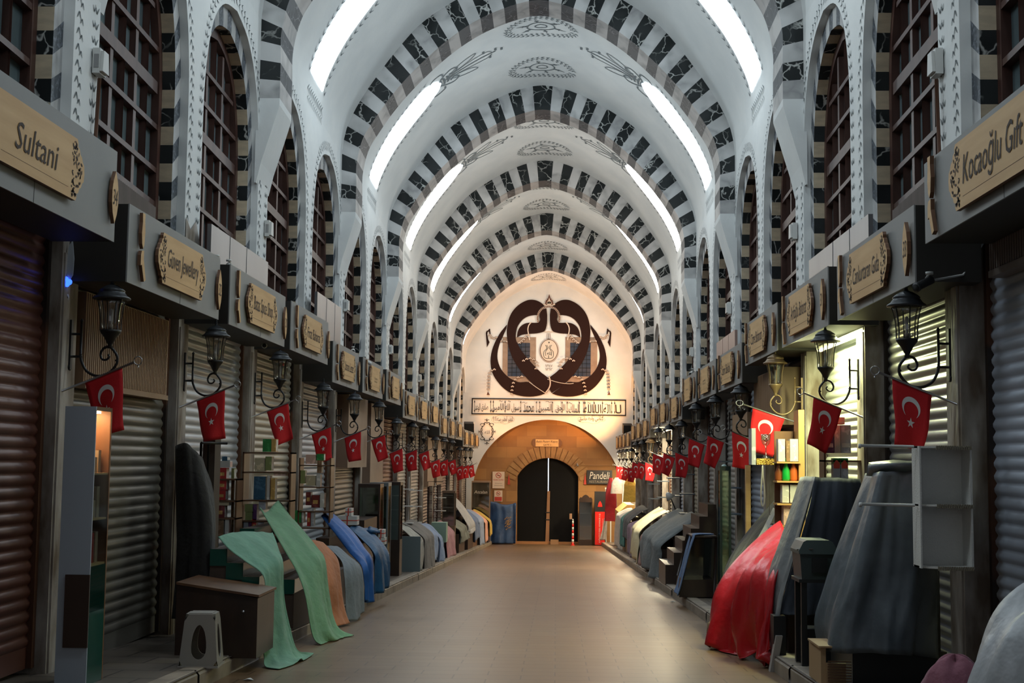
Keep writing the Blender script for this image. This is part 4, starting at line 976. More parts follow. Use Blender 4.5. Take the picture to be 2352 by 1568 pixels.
a = at(1378, 1240, 61.5); rt = thing('drinks_fridge', 'tall black and red cooler with white upright lettering right of the gate', 'fridge', (a.x, 61.5, fz+.02))
REDC = mat('bright_red_panel', (.62, .02, .015), .35)
m = MB(); m.box(-.26, .26, -.25, .25, 0, 2.48); m.build('body', BLKPL, parent=rt)
m = MB(); m.box(-.24, .22, -.265, -.25, .03, 1.55); m.prism([(-.12, 1.78), (.10, 1.78), (.06, 1.95), (-.01, 2.05), (-.08, 1.95)], (0, -.25, 0), (1, 0, 0), (0, 0, 1), (0, -.012, 0)); m.build('red_panel', REDC, parent=rt)
m = MB(); put_text(m, 'BOĞAZİÇİ ÖZEL GÜVENLİK A.Ş.', (-.03, -.268, .80), (0, 0, 1), (-1, 0, 0), 1.35, .10, th=0); m.build('lettering', PAPER, parent=rt)
m = MB(); put_text(m, 'www.bogazici.com.tr', (.10, -.268, .75), (0, 0, 1), (-1, 0, 0), 1.0, .04, th=0); m.build('lettering', PAPER, parent=rt)
for x in (.30, .42):
    pass
a = at(1398, 1240, 61.7); m = MB(); m.box(a.x-.16, a.x-.10, 61.6, 61.66, fz, fz+2.6); m.box(a.x+.06, a.x+.12, 61.6, 61.66, fz, fz+2.6); m.box(a.x-.18, a.x+.14, 61.58, 61.68, fz+2.6, fz+2.68)
tag(m.build('shop_door_frame', WHITEPL), 'pale narrow door frame between the red cooler and the right shops', 'door frame')
# barrier post
a = at(1315.5, 1248, 60.9); rt = thing('barrier_post', 'thin red and white striped barrier post in front of the black gate', 'post', (a.x, 60.9, zf(60.9)))
m = MB()
for k in range(8): m.lathe([(.055-.002*k, k*.14), (.054-.002*k, (k+1)*.14)], (0, 0, 0), 10, k % 2)
m.lathe([(.10, 0), (.10, .03), (.05, .04)], (0, 0, 0), 12, 0); m.lathe([(.03, 1.12), (.03, 1.2), (0, 1.21)], (0, 0, 0), 8, 1); m.build('striped_post', [REDC, WHITEPL], parent=rt)
m = MB(); m.box(-.16, -.04, -.01, .01, 1.2, 1.46); m.build('small_sign', mat('brown_card', (.35, .2, .12), .7), parent=rt)
# ------------------------------------------------------------------ cloth helper
def fabric(name, c, rough=.85, b=.7, sheen=.1, v=.8, bs=13): return mat(name, c, rough, col2=tuple(a*v for a in c), scale=5, bump=b, bscale=bs, sheen=sheen)
def grid(curves, n=6, m=5, amp=.02, fr=9., hem=1., seed=0):
    R = [cr(c, n) for c in curves]; cols = [cr([r[i] for r in R], m) for i in range(len(R[0]))]
    G = [[V3(p) for p in c] for c in cols]; ns, nt = len(G), len(G[0]); rnd = random.Random(seed); ph = [rnd.uniform(0, 6) for _ in range(4)]
    out = []
    for i in range(ns):
        row = []
        for j in range(nt):
            a = G[min(i+1, ns-1)][j]-G[max(i-1, 0)][j]; b = G[i][min(j+1, nt-1)]-G[i][max(j-1, 0)]
            nn = a.cross(b); nn = nn.normalized() if nn.length > 1e-9 else V3((0, 0, 1))
            s, t = i/(ns-1), j/(nt-1)
            d = 1.25*amp*(math.sin(fr*t+ph[0]+1.5*s)+.5*math.sin(fr*2.3*t+ph[1]-2*s)+.35*math.sin(7*s+ph[2]+5*t)+.28*math.sin(fr*4.1*t+ph[3]+5*s+1.5*math.sin(9*s)))*(.35+hem*s)
            row.append(G[i][j]+nn*d)
        out.append(row)
    return out
def cloth(name, label, cat, curves, mt_, amp=.02, fr=9., n=6, m=6, seed=0, group=None, th=.006, clampf=True, hem=1., off=0.):
    g = grid(curves, n, m+3, amp, fr, hem, seed)
    if clampf:
        for r in g:
            for p in r: p.z = max(p.z, zf(p.y)+.012+off)
    mb = MB(); mb.loft(g, 0, True); o = mb.build(name, mt_)
    s = o.modifiers.new('thick', 'SOLIDIFY'); s.thickness = th; s.offset = 0
    if label: tag(o, label, cat, group)
    return o
def T3(l): return [at(*p) for p in l]
def pbox(mb, x0, x1, yt, yb, Y, dep, mt_=0):
    a = at(x0, yb, Y); b = at(x1, yt, Y); mb.box(a.x, b.x, Y, Y+dep, a.z, b.z, mt_); return a, b
def boxthing(name, label, cat, x0, x1, yt, yb, Y, dep, mt_, group=None, z0=None):
    a = at(x0, yb, Y); b = at(x1, yt, Y); m = MB(); m.box(a.x, b.x, Y, Y+dep, z0 if z0 is not None else a.z, b.z)
    o = m.build(name, mt_, loc=((a.x+b.x)/2, Y+dep/2, z0 if z0 is not None else a.z)); tag(o, label, cat, group); return o
GREENC = fabric('sea_green_cloth', (.17, .36, .26)); GREENC2 = fabric('mid_green_cloth', (.16, .33, .19)); ORANGEC = fabric('orange_cloth', (.50, .18, .075))
GBLUEC = fabric('grey_blue_cloth', (.19, .22, .26)); BLUEC = mat('bright_blue_tarp', (.015, .11, .40), .55, col2=(.01, .08, .30), scale=4, bump=.4, bscale=14); BLUE2 = mat('deep_blue_tarp', (.01, .085, .20), .55, col2=(.008, .06, .15), scale=4, bump=.4, bscale=14)
PAV = lambda y: zf(y)+.15
def stepstand(name, label, side, y0, y1, xb, xf, zt, zfr, n=3, mt_=None, edge=None, base=None):
    """display stand with n glazed steps falling towards the hall"""
    rt = thing(name, label, 'display stand', ((xb+xf)/2, (y0+y1)/2, PAV((y0+y1)/2)))
    O = V3(rt.location); prof = [(xb, PAV(y1) if base is None else base)]
    zb = prof[0][1]; prof.append((xb, zt))
    for k in range(n):
        x = xb+(xf-xb)*(k+1)/n; z = zt-(zt-zfr)*(k+1)/n
        if k == 0: prof[-1] = (xb, z)
        prof.append((x, z)); prof.append((x, zt-(zt-zfr)*(k+2)/n))
    prof[-1] = (xf, zb)
    m = MB(); m.prism([(x-O.x, z-O.z) for x, z in prof], (0, y0-O.y, 0), (1, 0, 0), (0, 0, 1), (0, y1-y0, 0)); m.build('stepped_case', mt_ or WOODDK, parent=rt)
    if edge:
        for k in range(n):
            x = xb+(xf-xb)*(k+1)/n; xa = xb+(xf-xb)*k/n; z = zt-(zt-zfr)*(k+1)/n
            m = MB(); m.box(xa-O.x, x-O.x, y0-O.y-.012, y0-O.y-.004, z-O.z-.16, z-O.z+.004); m.box(x-O.x, x-O.x+(.006 if side < 0 else -.006), y0-O.y, y1-O.y, z-O.z-.15, z-O.z+.004); m.build('glass_step', edge, parent=rt)
    return rt
GRGL = mat('dark_green_glass_edge', (.012, .09, .065), .15, spec=.6)
# ---- nearest left: white display panel beside a lit glass case
a = at(150, 945, 10.0); b = at(221, 945, 10.0)
rt = thing('vitrine', 'tall pale grey-white sided vitrine with a lit glass side beside the nearest left shutter', 'display case', ((a.x+b.x)/2, 10.2, PAV(10.2)))
O = V3(rt.location); x0, x1 = a.x-O.x, b.x-O.x; H = 1.87-O.z
PALEP = mat('pale_blue_grey_board', (.50, .56, .64), .6)
m = MB(); m.box(x0, x1, -.20, -.185, -.02, H); m.build('end_panel', PALEP, parent=rt)
m = MB(); pa, pb = at(143, 1487, 9.985), at(206, 1320, 9.985); m.box(pa.x-O.x, pb.x-O.x, -.215, -.20, pa.z-O.z, pb.z-O.z); m.build('brown_patch', mat('brown_board_patch', (.055, .028, .018), .7), parent=rt)
m = MB(); m.box(x0, x0+.02, -.18, .16, 0, H); m.box(x0, x1, -.18, .16, H-.03, H); m.box(x0, x1, .15, .17, 0, H); m.build('case', mat('warm_brown_laminate', (.22, .09, .035), .5), parent=rt)
m = MB(); m.box(x0+.02, x1, -.18, .15, 0, .9); m.build('green_glass_base', mat('dark_green_glass_edge', (.012, .09, .065), .15, spec=.6), parent=rt)
for z in (.9, 1.25, 1.6): m = MB(); m.box(x0+.02, x1-.01, -.17, .15, z, z+.015); m.build('shelf', WOODL, parent=rt)
m = MB(); m.box(x1-.008, x1, -.18, .15, .55, H); m.build('glass_side', GCLEAR, parent=rt)
m = MB(); m.box(x0+.04, x1-.06, -.10, .08, H-.045, H-.032); m.build('light_bar', mat('case_lamp', (1, .8, .6), .5, emit=(1., .62, .32), es=120), parent=rt)
rnd = random.Random(5)
for k, z in enumerate((.915, 1.265, 1.615)):
    for j in range(3):
        m = MB(); y = -.12+j*.09; h_ = rnd.uniform(.12, .26); m.box(x1-.14, x1-.06, y, y+.06, z, z+h_); c = rnd.choice([(.5, .03, .03), (.6, .45, .3), (.35, .12, .05), (.6, .58, .55)])
        o = m.build('boxed_goods', mat('carton_%d' % (int(c[0]*100)), c, .5), loc=None); o.location = O; tag(o, 'small carton on the %s shelf of the lit left vitrine, %s of three' % (('lowest', 'middle', 'top')[k], ('nearest', 'middle', 'farthest')[j]), 'box', 'cartons in the lit vitrine')
# ---- dark cloth over a tall rack at the second left pilaster
rt = thing('clothes_rack', 'tall brown board rack half hidden under a dark cloth beside the second left shutter', 'rack', (-3.70, 14.1, PAV(14.1)))
m = MB(); m.box(-.19, -.055, .20, .45, 0, 2.15); m.build('board_box', mat('brown_carton_board', (.075, .05, .035), .8), parent=rt)
m = MB(); m.tube([(-.1, -.2, 0), (-.1, -.2, 2.05)], .015); m.tube([(-.1, .1, 0), (-.1, .1, 2.05)], .015); m.tube([(-.1, -.2, 2.05), (.1, .1, 2.05)], .015); m.build('posts', IRON, parent=rt)
DKCL = fabric('very_dark_brown_cloth', (.017, .014, .012), .9)
cloth('dark_cloth', 'almost black cloth draped over the tall rack beside the second left shutter', 'cloth', [T3([(402, 1025, 13.3), (404, 1150, 13.3), (405, 1290, 13.2), (400, 1420, 13.2)]), T3([(430, 1018, 13.2), (436, 1150, 13.1), (438, 1290, 13.0), (436, 1420, 12.95)]), T3([(462, 1050, 13.4), (484, 1170, 13.2), (478, 1300, 13.1), (452, 1420, 13.1)]), T3([(455, 1040, 14.0), (488, 1130, 14.0), (490, 1300, 14.0), (470, 1420, 14.0)])], DKCL, .02, 12, seed=2, off=.16)
# ---- plastic stool
def stool(loc, rz, label):
    rt = thing('plastic_stool', label, 'stool', loc, None, rz); c = mat('grey_beige_plastic', (.30, .28, .25), .45)
    H = .45; T, B = .125, .165
    m = MB(); m.prism([(-T, -T+.03), (-T+.03, -T), (T-.03, -T), (T, -T+.03), (T, T-.03), (T-.03, T), (-T+.03, T), (-T, T-.03)], (0, 0, H-.03), (1, 0, 0), (0, 1, 0), (0, 0, .03)); m.prism([(-T*.8, -T*.8), (T*.8, -T*.8), (T*.8, T*.8), (-T*.8, T*.8)], (0, 0, H), (1, 0, 0), (0, 1, 0), (0, 0, .006)); m.build('seat', c, parent=rt)
    for k in range(4):
        ca, sa = math.cos(k*PI/2), math.sin(k*PI/2)
        def F(u, z, d=0): w = B+(T-B)*z/H-d; x, y = u, -w; return V3((x*ca-y*sa, x*sa+y*ca, z))
        w0, w1 = B, T; n = 20; out = []; inn = []
        for i in range(n):
            t = -PI/2+2*PI*i/n; cx, sx_ = math.cos(t), math.sin(t)
            inn.append((.062*(1+.25*(-sx_))*cx/ max(abs(cx), abs(sx_))**.3, .215+.145*sx_))
            q = max(abs(cx), abs(sx_)); ux, uz = cx/q, sx_/q; z = H/2+uz*H/2; out.append((ux*(B+(T-B)*z/H), z))
        m = MB()
        for d in (0, .008): m.loft([[F(u, max(0, z), d) for u, z in out], [F(u, z, d) for u, z in inn]], 0, False, closed=True)
        m.loft([[F(u, z, 0) for u, z in inn], [F(u, z, .008) for u, z in inn]], 0, False, closed=True)
        m.add([F(-B-.008, 0, -.008), F(B+.008, 0, -.008), F(B+.004, .02, -.006), F(-B-.004, .02, -.006)], [(0, 1, 2, 3)], 0)
        m.build('side_panel', c, parent=rt)
    return rt
p = atx(455, 1532, -3.05); stool((-3.06, 11.42, PAV(11.42)), .08, 'grey-beige plastic stool with oval side openings standing on the left pavement')
# ---- dark brown cabinet, stepped stand with first green cloth
rt = thing('low_cabinet', 'dark brown low cabinet with a sloping top behind the plastic stool', 'cabinet', (-3.1, 12.6, PAV(12.6)))
O = V3(rt.location); a, b = at(455, 1345, 12.15), at(592, 1374, 12.15)
m = MB(); m.prism([(a.x-O.x-.2, 0), (b.x-O.x, 0), (b.x-O.x, b.z-O.z), (a.x-O.x, a.z-O.z), (a.x-O.x-.2, a.z-O.z+.01)], (0, -.45, 0), (1, 0, 0), (0, 0, 1), (0, .72, 0)); m.build('body', WOODDK, parent=rt)
m = MB(); m.obox((a.x-O.x-.2, -.47, a.z-O.z+.012), V3((b.x-a.x+.215, 0, b.z-a.z)), (0, .76, 0), (0, 0, .022)); m.build('top', WOODB, parent=rt)
m = MB(); m.lathe([(0, 0), (.014, .002), (.012, .012), (0, .014)], (b.x-O.x-.13, -.45, b.z-O.z-.12), 8, 0, True, (0, -1, 0)); m.build('knob', STEEL, parent=rt)
stepstand('stepped_stand', 'brown stepped stand with green glass edges under the first sea-green cloth on the left', -1, 12.97, 14.0, -3.42, -2.93, .71, .31, 3, mat('dull_brown_board', (.075, .048, .034), .6), GRGL)
GC = [T3([(500, 1233, 12.95), (525, 1262, 12.93), (562, 1290, 12.92), (603, 1322, 12.9), (606, 1375, 12.86), (600, 1450, 12.8), (603, 1515, 12.7), (612, 1538, 12.5), (640, 1541, 12.4)]),
      T3([(545, 1220, 13.4), (568, 1238, 13.3), (600, 1270, 13.2), (622, 1303, 13.1), (625, 1370, 13.05), (628, 1450, 13.0), (635, 1505, 12.9), (650, 1528, 12.7), (668, 1528, 12.7)]),
      T3([(595, 1222, 13.9), (612, 1240, 13.7), (632, 1270, 13.5), (645, 1295, 13.35), (645, 1370, 13.3), (655, 1440, 13.25), (670, 1490, 13.2), (685, 1512, 13.2), (700, 1514, 13.2)]),
      T3([(626, 1223, 14.2), (633, 1240, 14.0), (642, 1266, 13.8), (651, 1293, 13.5), (654, 1370, 13.45), (668, 1440, 13.4), (684, 1490, 13.4), (705, 1498, 13.6), (720, 1501, 13.7)])]
cloth('green_cloth', 'pale sea-green cloth draped over the first left stand and trailing on the floor', 'cloth', GC, GREENC, .013, 10, 5, 6, 3)
stepstand('stepped_stand', 'brown stepped stand with green glass edges under the second green cloth on the left', -1, 15.0, 16.5, -3.62, -2.98, .86, .10, 4, MT['dull_brown_board'], GRGL)
GC = [T3([(595, 1166, 15.6), (620, 1210, 15.3), (650, 1262, 15.1), (680, 1310, 14.95), (700, 1360, 14.8), (711, 1430, 14.75), (722, 1468, 14.7), (738, 1481, 14.7)]),
      T3([(612, 1176, 15.8), (650, 1222, 15.5), (690, 1278, 15.3), (712, 1318, 15.2), (726, 1370, 15.1), (738, 1430, 15.0), (750, 1462, 15.0), (762, 1474, 15.1)]),
      T3([(640, 1150, 16.4), (676, 1206, 16.0), (712, 1258, 15.7), (734, 1290, 15.6), (742, 1360, 15.5), (755, 1420, 15.45), (768, 1450, 15.4), (790, 1464, 15.5)]),
      T3([(660, 1175, 16.8), (694, 1215, 16.4), (728, 1258, 16.1), (746, 1286, 15.95), (754, 1350, 15.85), (764, 1410, 15.8), (780, 1446, 15.8), (812, 1464, 15.8)])]
cloth('green_cloth', 'mid-green cloth over the second left stand, its end crumpled on the floor', 'cloth', GC, GREENC2, .018, 11, 5, 6, 8)
stepstand('stepped_stand', 'dark stand under the orange and grey-blue cloths on the left', -1, 17.1, 19.0, -3.6, -3.02, .38, -.08, 2)
cloth('orange_cloth', 'orange cloth hanging from a left stand behind the second green cloth', 'cloth', [T3([(705, 1240, 17.1), (728, 1278, 16.9), (742, 1330, 16.7), (750, 1400, 16.7), (757, 1436, 16.6)]), T3([(728, 1240, 17.4), (756, 1280, 17.3), (768, 1340, 17.1), (775, 1400, 17.1), (783, 1436, 17.0)]), T3([(748, 1252, 17.9), (778, 1286, 17.7), (786, 1340, 17.5), (795, 1400, 17.4), (806, 1430, 17.4)])], ORANGEC, .016, 8, seed=4)
cloth('grey_blue_cloth', 'rounded grey-blue cover between the orange cloth and the bright blue tarp on the left', 'cloth', [T3([(750, 1252, 18.3), (784, 1285, 17.9), (792, 1320, 17.7), (797, 1380, 17.7), (800, 1425, 17.7)]), T3([(775, 1256, 18.5), (808, 1290, 18.2), (817, 1320, 18.1), (820, 1380, 18.1), (822, 1422, 18.1)]), T3([(800, 1275, 18.9), (825, 1294, 18.7), (832, 1320, 18.6), (834, 1370, 18.6), (834, 1405, 18.6)])], GBLUEC, .012, 8, seed=5)
stepstand('stepped_stand', 'dark stepped stand under the two blue tarps on the left', -1, 19.8, 22.2, -3.62, -3.02, .50, -.16, 3)
cloth('blue_tarp', 'bright blue tarp sloping over the left stand beside the grey-blue cover', 'tarp', [T3([(738, 1183, 20.3), (775, 1228, 20.0), (805, 1268, 19.8), (833, 1300, 19.5), (837, 1340, 19.5), (838, 1378, 19.5)]), T3([(752, 1178, 20.5), (795, 1218, 20.2), (825, 1258, 20.0), (846, 1288, 19.9), (849, 1340, 19.9), (848, 1384, 19.9)]), T3([(772, 1184, 20.9), (812, 1224, 20.6), (838, 1258, 20.4), (856, 1282, 20.3), (858, 1330, 20.3), (858, 1372, 20.3)])], BLUEC, .02, 12, seed=6, off=.1)
cloth('blue_tarp', 'deeper blue tarp over the far end of the same left stand', 'tarp', [T3([(800, 1212, 21.3), (830, 1240, 21.0), (855, 1270, 20.6), (862, 1300, 20.6), (864, 1365, 20.6)]), T3([(815, 1206, 21.8), (850, 1234, 21.4), (872, 1262, 21.2), (878, 1300, 21.1), (880, 1358, 21.1)]), T3([(845, 1214, 22.6), (868, 1238, 22.2), (884, 1262, 21.9), (888, 1290, 21.8), (889, 1345, 21.8)])], BLUE2, .025, 12, seed=7, off=.1)
cloth('rolled_tarp_end', 'bunched knot of the deeper blue tarp beside the white gift boxes', 'tarp', [T3([(838, 1214, 22.6), (850, 1209, 22.5), (866, 1215, 22.6)]), T3([(840, 1222, 22.4), (853, 1222, 22.2), (868, 1222, 22.5)]), T3([(846, 1232, 22.5), (856, 1236, 22.4), (866, 1228, 22.6)])], BLUE2, .02, 6, seed=8)
# ---- stacks of cartons beside the left shutters
CT = {'red': (.42, .02, .02), 'darkred': (.14, .012, .014), 'white': (.58, .55, .52), 'cream': (.52, .44, .30), 'green': (.02, .22, .05), 'olive': (.24, .27, .10), 'purple': (.10, .03, .12), 'gold': (.55, .33, .10), 'blue': (.03, .10, .18), 'pale': (.38, .38, .42), 'brown': (.22, .12, .06), 'pink': (.62, .40, .34)}
CN = {'darkred': 'dark red', 'pale': 'pale grey', 'gold': 'gold-coloured'}
CTN = {k: mat('carton_%s' % k, c, .45, col2=tuple(min(1, x*1.4+.03) for x in c), scale=14, lo=.55, hi=.6) for k, c in CT.items()}
cnt = {}
def carton(c, x0, x1, yt, yb, Y, dep, where, grp):
    k = (c, where); cnt[k] = cnt.get(k, 0)+1; a = at(x0, yb, Y); b = at(x1, yt, Y)
    m = MB(); m.box(a.x, b.x, Y, Y+dep, a.z, b.z, 0)
    m.box(b.x, b.x+.001, Y+.01, Y+dep-.01, a.z+.01, b.z-.01, 1); m.box(a.x+(b.x-a.x)*.2, a.x+(b.x-a.x)*.8, Y-.001, Y, a.z+(b.z-a.z)*.3, a.z+(b.z-a.z)*.6, 2)
    o = m.build('tea_carton', [CTN[c], CTN['white' if c != 'white' else 'pink'], CTN['gold' if c in ('red', 'darkred') else c]], loc=((a.x+b.x)/2, Y+dep/2, a.z))
    tag(o, '%s carton %s, number %d of that colour from the top' % (CN.get(c, c), where, cnt[k]) if 0 else '%s %s carton %s' % (('upper', 'next lower', 'third', 'fourth', 'fifth', 'sixth')[cnt[k]-1], CN.get(c, c), where), 'box', grp)
def shelfrack(px, Y, w, zs, z1, lab, dep=.3, mt_=WOODB):
    a = at(px, 1100, Y); rt = thing('goods_rack', lab, 'rack', (a.x, Y, PAV(Y))); b0 = PAV(Y)
    for x in (0, w-.02): m = MB(); m.box(x, x+.02, 0, dep, 0, z1-b0); m.build('upright', mt_, parent=rt)
    for z in zs: m = MB(); m.box(0, w, 0, dep, z-b0-.018, z-b0); m.build('shelf', mt_, parent=rt)
    return rt
def zat(py, Y): return at(600, py, Y).z
Y = 15.6; W1 = 'of the tall red stack before the third left shutter'
shelfrack(488, Y-.01, .30, [zat(y, Y) for y in (1100, 1150, 1190, 1232)], zat(1100, Y), 'narrow brown rack holding the tall red carton stack before the third left shutter')
for c, x0, x1, yt, yb in (('blue', 510, 522, 1048, 1058), ('white', 497, 528, 1058, 1073), ('red', 498, 520, 1074, 1100), ('red', 497, 520, 1101, 1125), ('red', 497, 518, 1126, 1148), ('cream', 492, 526, 1150, 1160), ('darkred', 492, 516, 1161, 1189), ('red', 489, 500, 1190, 1230), ('brown', 501, 514, 1194, 1230), ('white', 516, 526, 1190, 1230)):
    carton(c, x0, x1, yt, yb, Y, .14, W1, 'cartons before the third left shutter')
for c, x0, x1, yt, yb in (('olive', 531, 538, 1075, 1100), ('gold', 530, 538, 1101, 1150), ('gold', 529, 537, 1151, 1228)): carton(c, x0, x1, yt, yb, Y+.25, .12, 'of the slim gold column beside the red stack', 'cartons before the third left shutter')
Y = 16.4; W2 = 'of the mixed stack behind the second green cloth'
shelfrack(556, Y-.01, .62, [zat(y, Y) for y in (1038, 1083, 1148, 1195, 1222)], zat(1038, Y), 'wide brown rack holding mixed cartons behind the second green cloth')
for c, x0, x1, yt, yb in (('green', 603, 623, 1008, 1037), ('gold', 623, 634, 1008, 1037), ('cream', 585, 608, 1052, 1082), ('olive', 609, 624, 1048, 1080), ('pink', 628, 656, 1082, 1092), ('blue', 582, 610, 1094, 1147), ('white', 612, 620, 1092, 1147), ('gold', 621, 632, 1098, 1147), ('olive', 562, 580, 1158, 1175), ('purple', 581, 590, 1158, 1194), ('pale', 594, 610, 1146, 1170), ('olive', 563, 579, 1176, 1194), ('pale', 559, 570, 1197, 1221), ('purple', 571, 577, 1197, 1221), ('red', 578, 588, 1192, 1221), ('pale', 592, 606, 1196, 1221)):
    carton(c, x0, x1, yt, yb, Y, .14, W2, 'cartons behind the second green cloth')
Y = 20.2; W3 = 'of the stack above the orange cloth'
shelfrack(686, Y-.01, .50, [zat(y, Y) for y in (1066, 1116, 1172, 1210)], zat(1050, Y), 'reddish wooden rack of cartons above the orange cloth on the left')
for c, x0, x1, yt, yb in (('pink', 702, 725, 1044, 1065), ('green', 727, 744, 1042, 1057), ('olive', 690, 701, 1080, 1110), ('cream', 703, 725, 1092, 1115), ('brown', 728, 739, 1058, 1086), ('white', 726, 736, 1089, 1122), ('darkred', 702, 714, 1130, 1160), ('darkred', 715, 734, 1137, 1165), ('white', 735, 745, 1132, 1165), ('green', 675, 692, 1172, 1200), ('red', 705, 713, 1176, 1208), ('white', 693, 698, 1172, 1200), ('pale', 714, 721, 1166, 1208)):
    carton(c, x0, x1, yt, yb, Y, .14, W3, 'cartons above the orange cloth')
def giftbox(x0, x1, yt, yb, Y, lab):
    a = at(x0, yb, Y); b = at(x1, yt, Y); rt = thing('gift_box', lab, 'box', ((a.x+b.x)/2, Y, a.z), 'white gift boxes on the left'); w, h = (b.x-a.x)/2, b.z-a.z
    m = MB(); m.box(-w, w, 0, .25, 0, h); m.build('carton', WHITEPL, parent=rt)
    m = MB(); m.box(-.01, .01, -.002, .252, 0, h+.002); m.box(-w-.002, w+.002, -.003, .253, h*.45, h*.45+.015); m.build('ribbon', REDP, parent=rt)
Y = 21.6
stepstand('stepped_stand', 'dark boxed ledge carrying the white gift boxes behind the blue tarps', -1, 22.6, 24.2, -3.65, -3.30, .42, .42, 1)
giftbox(793, 807, 1167, 1184, 21.6, 'white gift box with red ribbon, upper one above the blue tarps'); giftbox(775, 820, 1185, 1205, 21.6, 'long white gift box with red ribbon above the blue tarps')
giftbox(868, 882, 1216, 1234, 22.5, 'white gift box with red ribbon, upper one beside the dark vitrine'); giftbox(862, 884, 1235, 1250, 22.5, 'white gift box with red ribbon, lower one beside the dark vitrine')
# ---- glass cabinets on the left pavement
p = at(843, 1100, 24.6); cabinet('display_cabinet', 'tall greenish glass cabinet with bronze edges before the fifth left shutter', 'cabinet', (-3.52, 24.9, PAV(24.9)), .42, .5, 1.85, WOODDK, 4, GGREEN, base=.3)
cabinet('display_cabinet', 'tall pale glass cabinet beside the greenish one on the left', 'cabinet', (-3.50, 26.1, PAV(26.1)), .38, .5, 1.9, mat('grey_metal_frame', (.2, .24, .26), .4, metal=.5), 4, GGREEN, base=.1, back=mat('pale_teal_back', (.25, .36, .38), .5))
cabinet('display_cabinet', 'dark brown upright glass cabinet with a yellow box inside on the left', 'cabinet', (-3.42, 27.6, PAV(27.6)), .34, .45, 1.95, WOODDK, 3, GCLEAR, base=.75)
# ---- draped stalls farther down
def stall(side, y0, y1, xb, xf, zt, zfr, hem, mt_, lab, cat='cloth', amp=.02, seed=0, stand=True, wood=None, th=.008, fringe=False):
    yc = (y0+y1)/2; f = PAV(yc); s = side; e = .03
    if stand:
        stepstand('stall_counter', 'counter under the %s' % lab, side, y0+.06, y1-.06, xb, xf, f+zt-.03, f+zfr-.05, 3, wood)
    cur = []
    for k in range(4):
        y = y0+(y1-y0)*k/3; j = random.uniform(-.04, .04)
        cur.append([V3((xb, y+.1, f+zt+.03+j)), V3(((xb*2+xf)/3, y+.05, f+zt-(zt-zfr)*.28+.07)), V3(((xb+xf*2)/3, y, f+zt-(zt-zfr)*.62+.08)), V3((xf-s*.02, y, f+zfr+.05)), V3((xf-s*.05, y, f+zfr-.12)), V3((xf-s*.06, y, f+(zfr+hem)/2)), V3((xf-s*(.07+j), y+j, f+hem))])
    cloth('drape', lab, cat, cur, mt_, amp, 11, 4, 5, seed, th=th)
CREAMC = fabric('cream_cloth', (.52, .49, .42)); GREYC = fabric('grey_brown_cloth', (.19, .17, .155)); LBLUE = fabric('light_blue_cloth', (.26, .34, .52)); PINKC = fabric('pink_cloth', (.48, .22, .24)); OLIVEC = fabric('olive_cloth', (.26, .26, .19)); PEACH = fabric('peach_cloth', (.72, .36, .26)); YELL = fabric('yellow_cloth', (.62, .42, .07)); WHITC = fabric('off_white_cloth', (.62, .60, .57)); DENIM = fabric('denim_blue_cloth', (.10, .17, .33))
m = MB(); a, b = at(917, 1325, 29.3), at(966, 1232, 29.3); m.box(a.x, b.x, 29.3, 29.36, PAV(29.3)-.02, b.z); tag(m.build('standing_board', mat('teal_grey_board', (.13, .17, .18), .6)), 'teal-grey low board standing on edge before the cream draped stall', 'board')
stall(-1, 29.5, 30.6, -3.60, -3.16, .98, .62, .02, CREAMC, 'cream fringed cloth over the first far left stall', seed=11)
stall(-1, 30.7, 32.6, -3.60, -3.10, 1.05, .70, -.08, GREYC, 'grey-brown cloth over the second far left stall', seed=12)
stall(-1, 32.8, 34.8, -3.62, -3.20, .98, .66, .10, LBLUE, 'light blue cloth over the third far left stall', seed=13)
stall(-1, 35.0, 36.3, -3.62, -3.18, .96, .60, .0, LBLUE, 'crumpled blue cloth over the fourth far left stall', seed=14, amp=.04)
boxthing('green_cupboard', 'pale green open box standing among the blue and pink draped stalls', 'cupboard', 990, 1025, 1200, 1245, 36.6, .5, mat('pale_green_board', (.26, .38, .30), .6))
stall(-1, 38.2, 41.6, -3.65, -3.22, .95, .62, .0, PINKC, 'pink cloth over the fifth far left stall', seed=15, amp=.03)
stall(-1, 42.8, 45.6, -3.65, -3.15, 1.0, .72, .35, OLIVEC, 'olive-grey cloth over the sixth far left stall', seed=16, amp=.03)
stall(-1, 46.4, 49.2, -3.75, -3.10, 1.75, .85, .60, WHITC, 'off-white cloth falling steeply over the seventh far left stall', seed=17)
stall(-1, 49.6, 52.8, -3.72, -3.15, 1.35, .95, .25, DENIM, 'denim blue cloth over the eighth far left stall', seed=18, wood=WOODB)
stall(-1, 53.0, 55.4, -3.72, -3.10, 1.35, .95, .0, LBLUE, 'pale blue cloth over the ninth far left stall', seed=19)
stall(-1, 55.6, 57.6, -3.72, -3.05, 1.35, .90, .1, PEACH, 'peach cloth over the tenth far left stall', seed=20)
stall(-1, 57.8, 59.6, -3.72, -2.98, 1.40, .90, .3, YELL, 'yellow cloth over the last far left stall', seed=21)
cabinet('display_cabinet', 'large pale glass cabinet at the far left corner before the stone wall', 'cabinet', (-3.45, 60.4, PAV(60.4)), .85, .6, 2.75, mat('pale_bronze_frame', (.36, .24, .16), .5), 2, GCLEAR, base=.9)
m = MB(); put_text(m, 'Atcalan', (-3.45, 60.09, PAV(60.4)+2.25), (1, 0, 0), (0, 0, 1), .6, .14, th=0); tag(m.build('glass_lettering', PAPER), 'white lettering on the glass of the large far left cabinet', 'lettering')
NAVYT = mat('navy_tarp', (.02, .05, .13), .4, col2=(.03, .08, .2), scale=3, bump=.4, bscale=9)
f_ = zf(61.2)
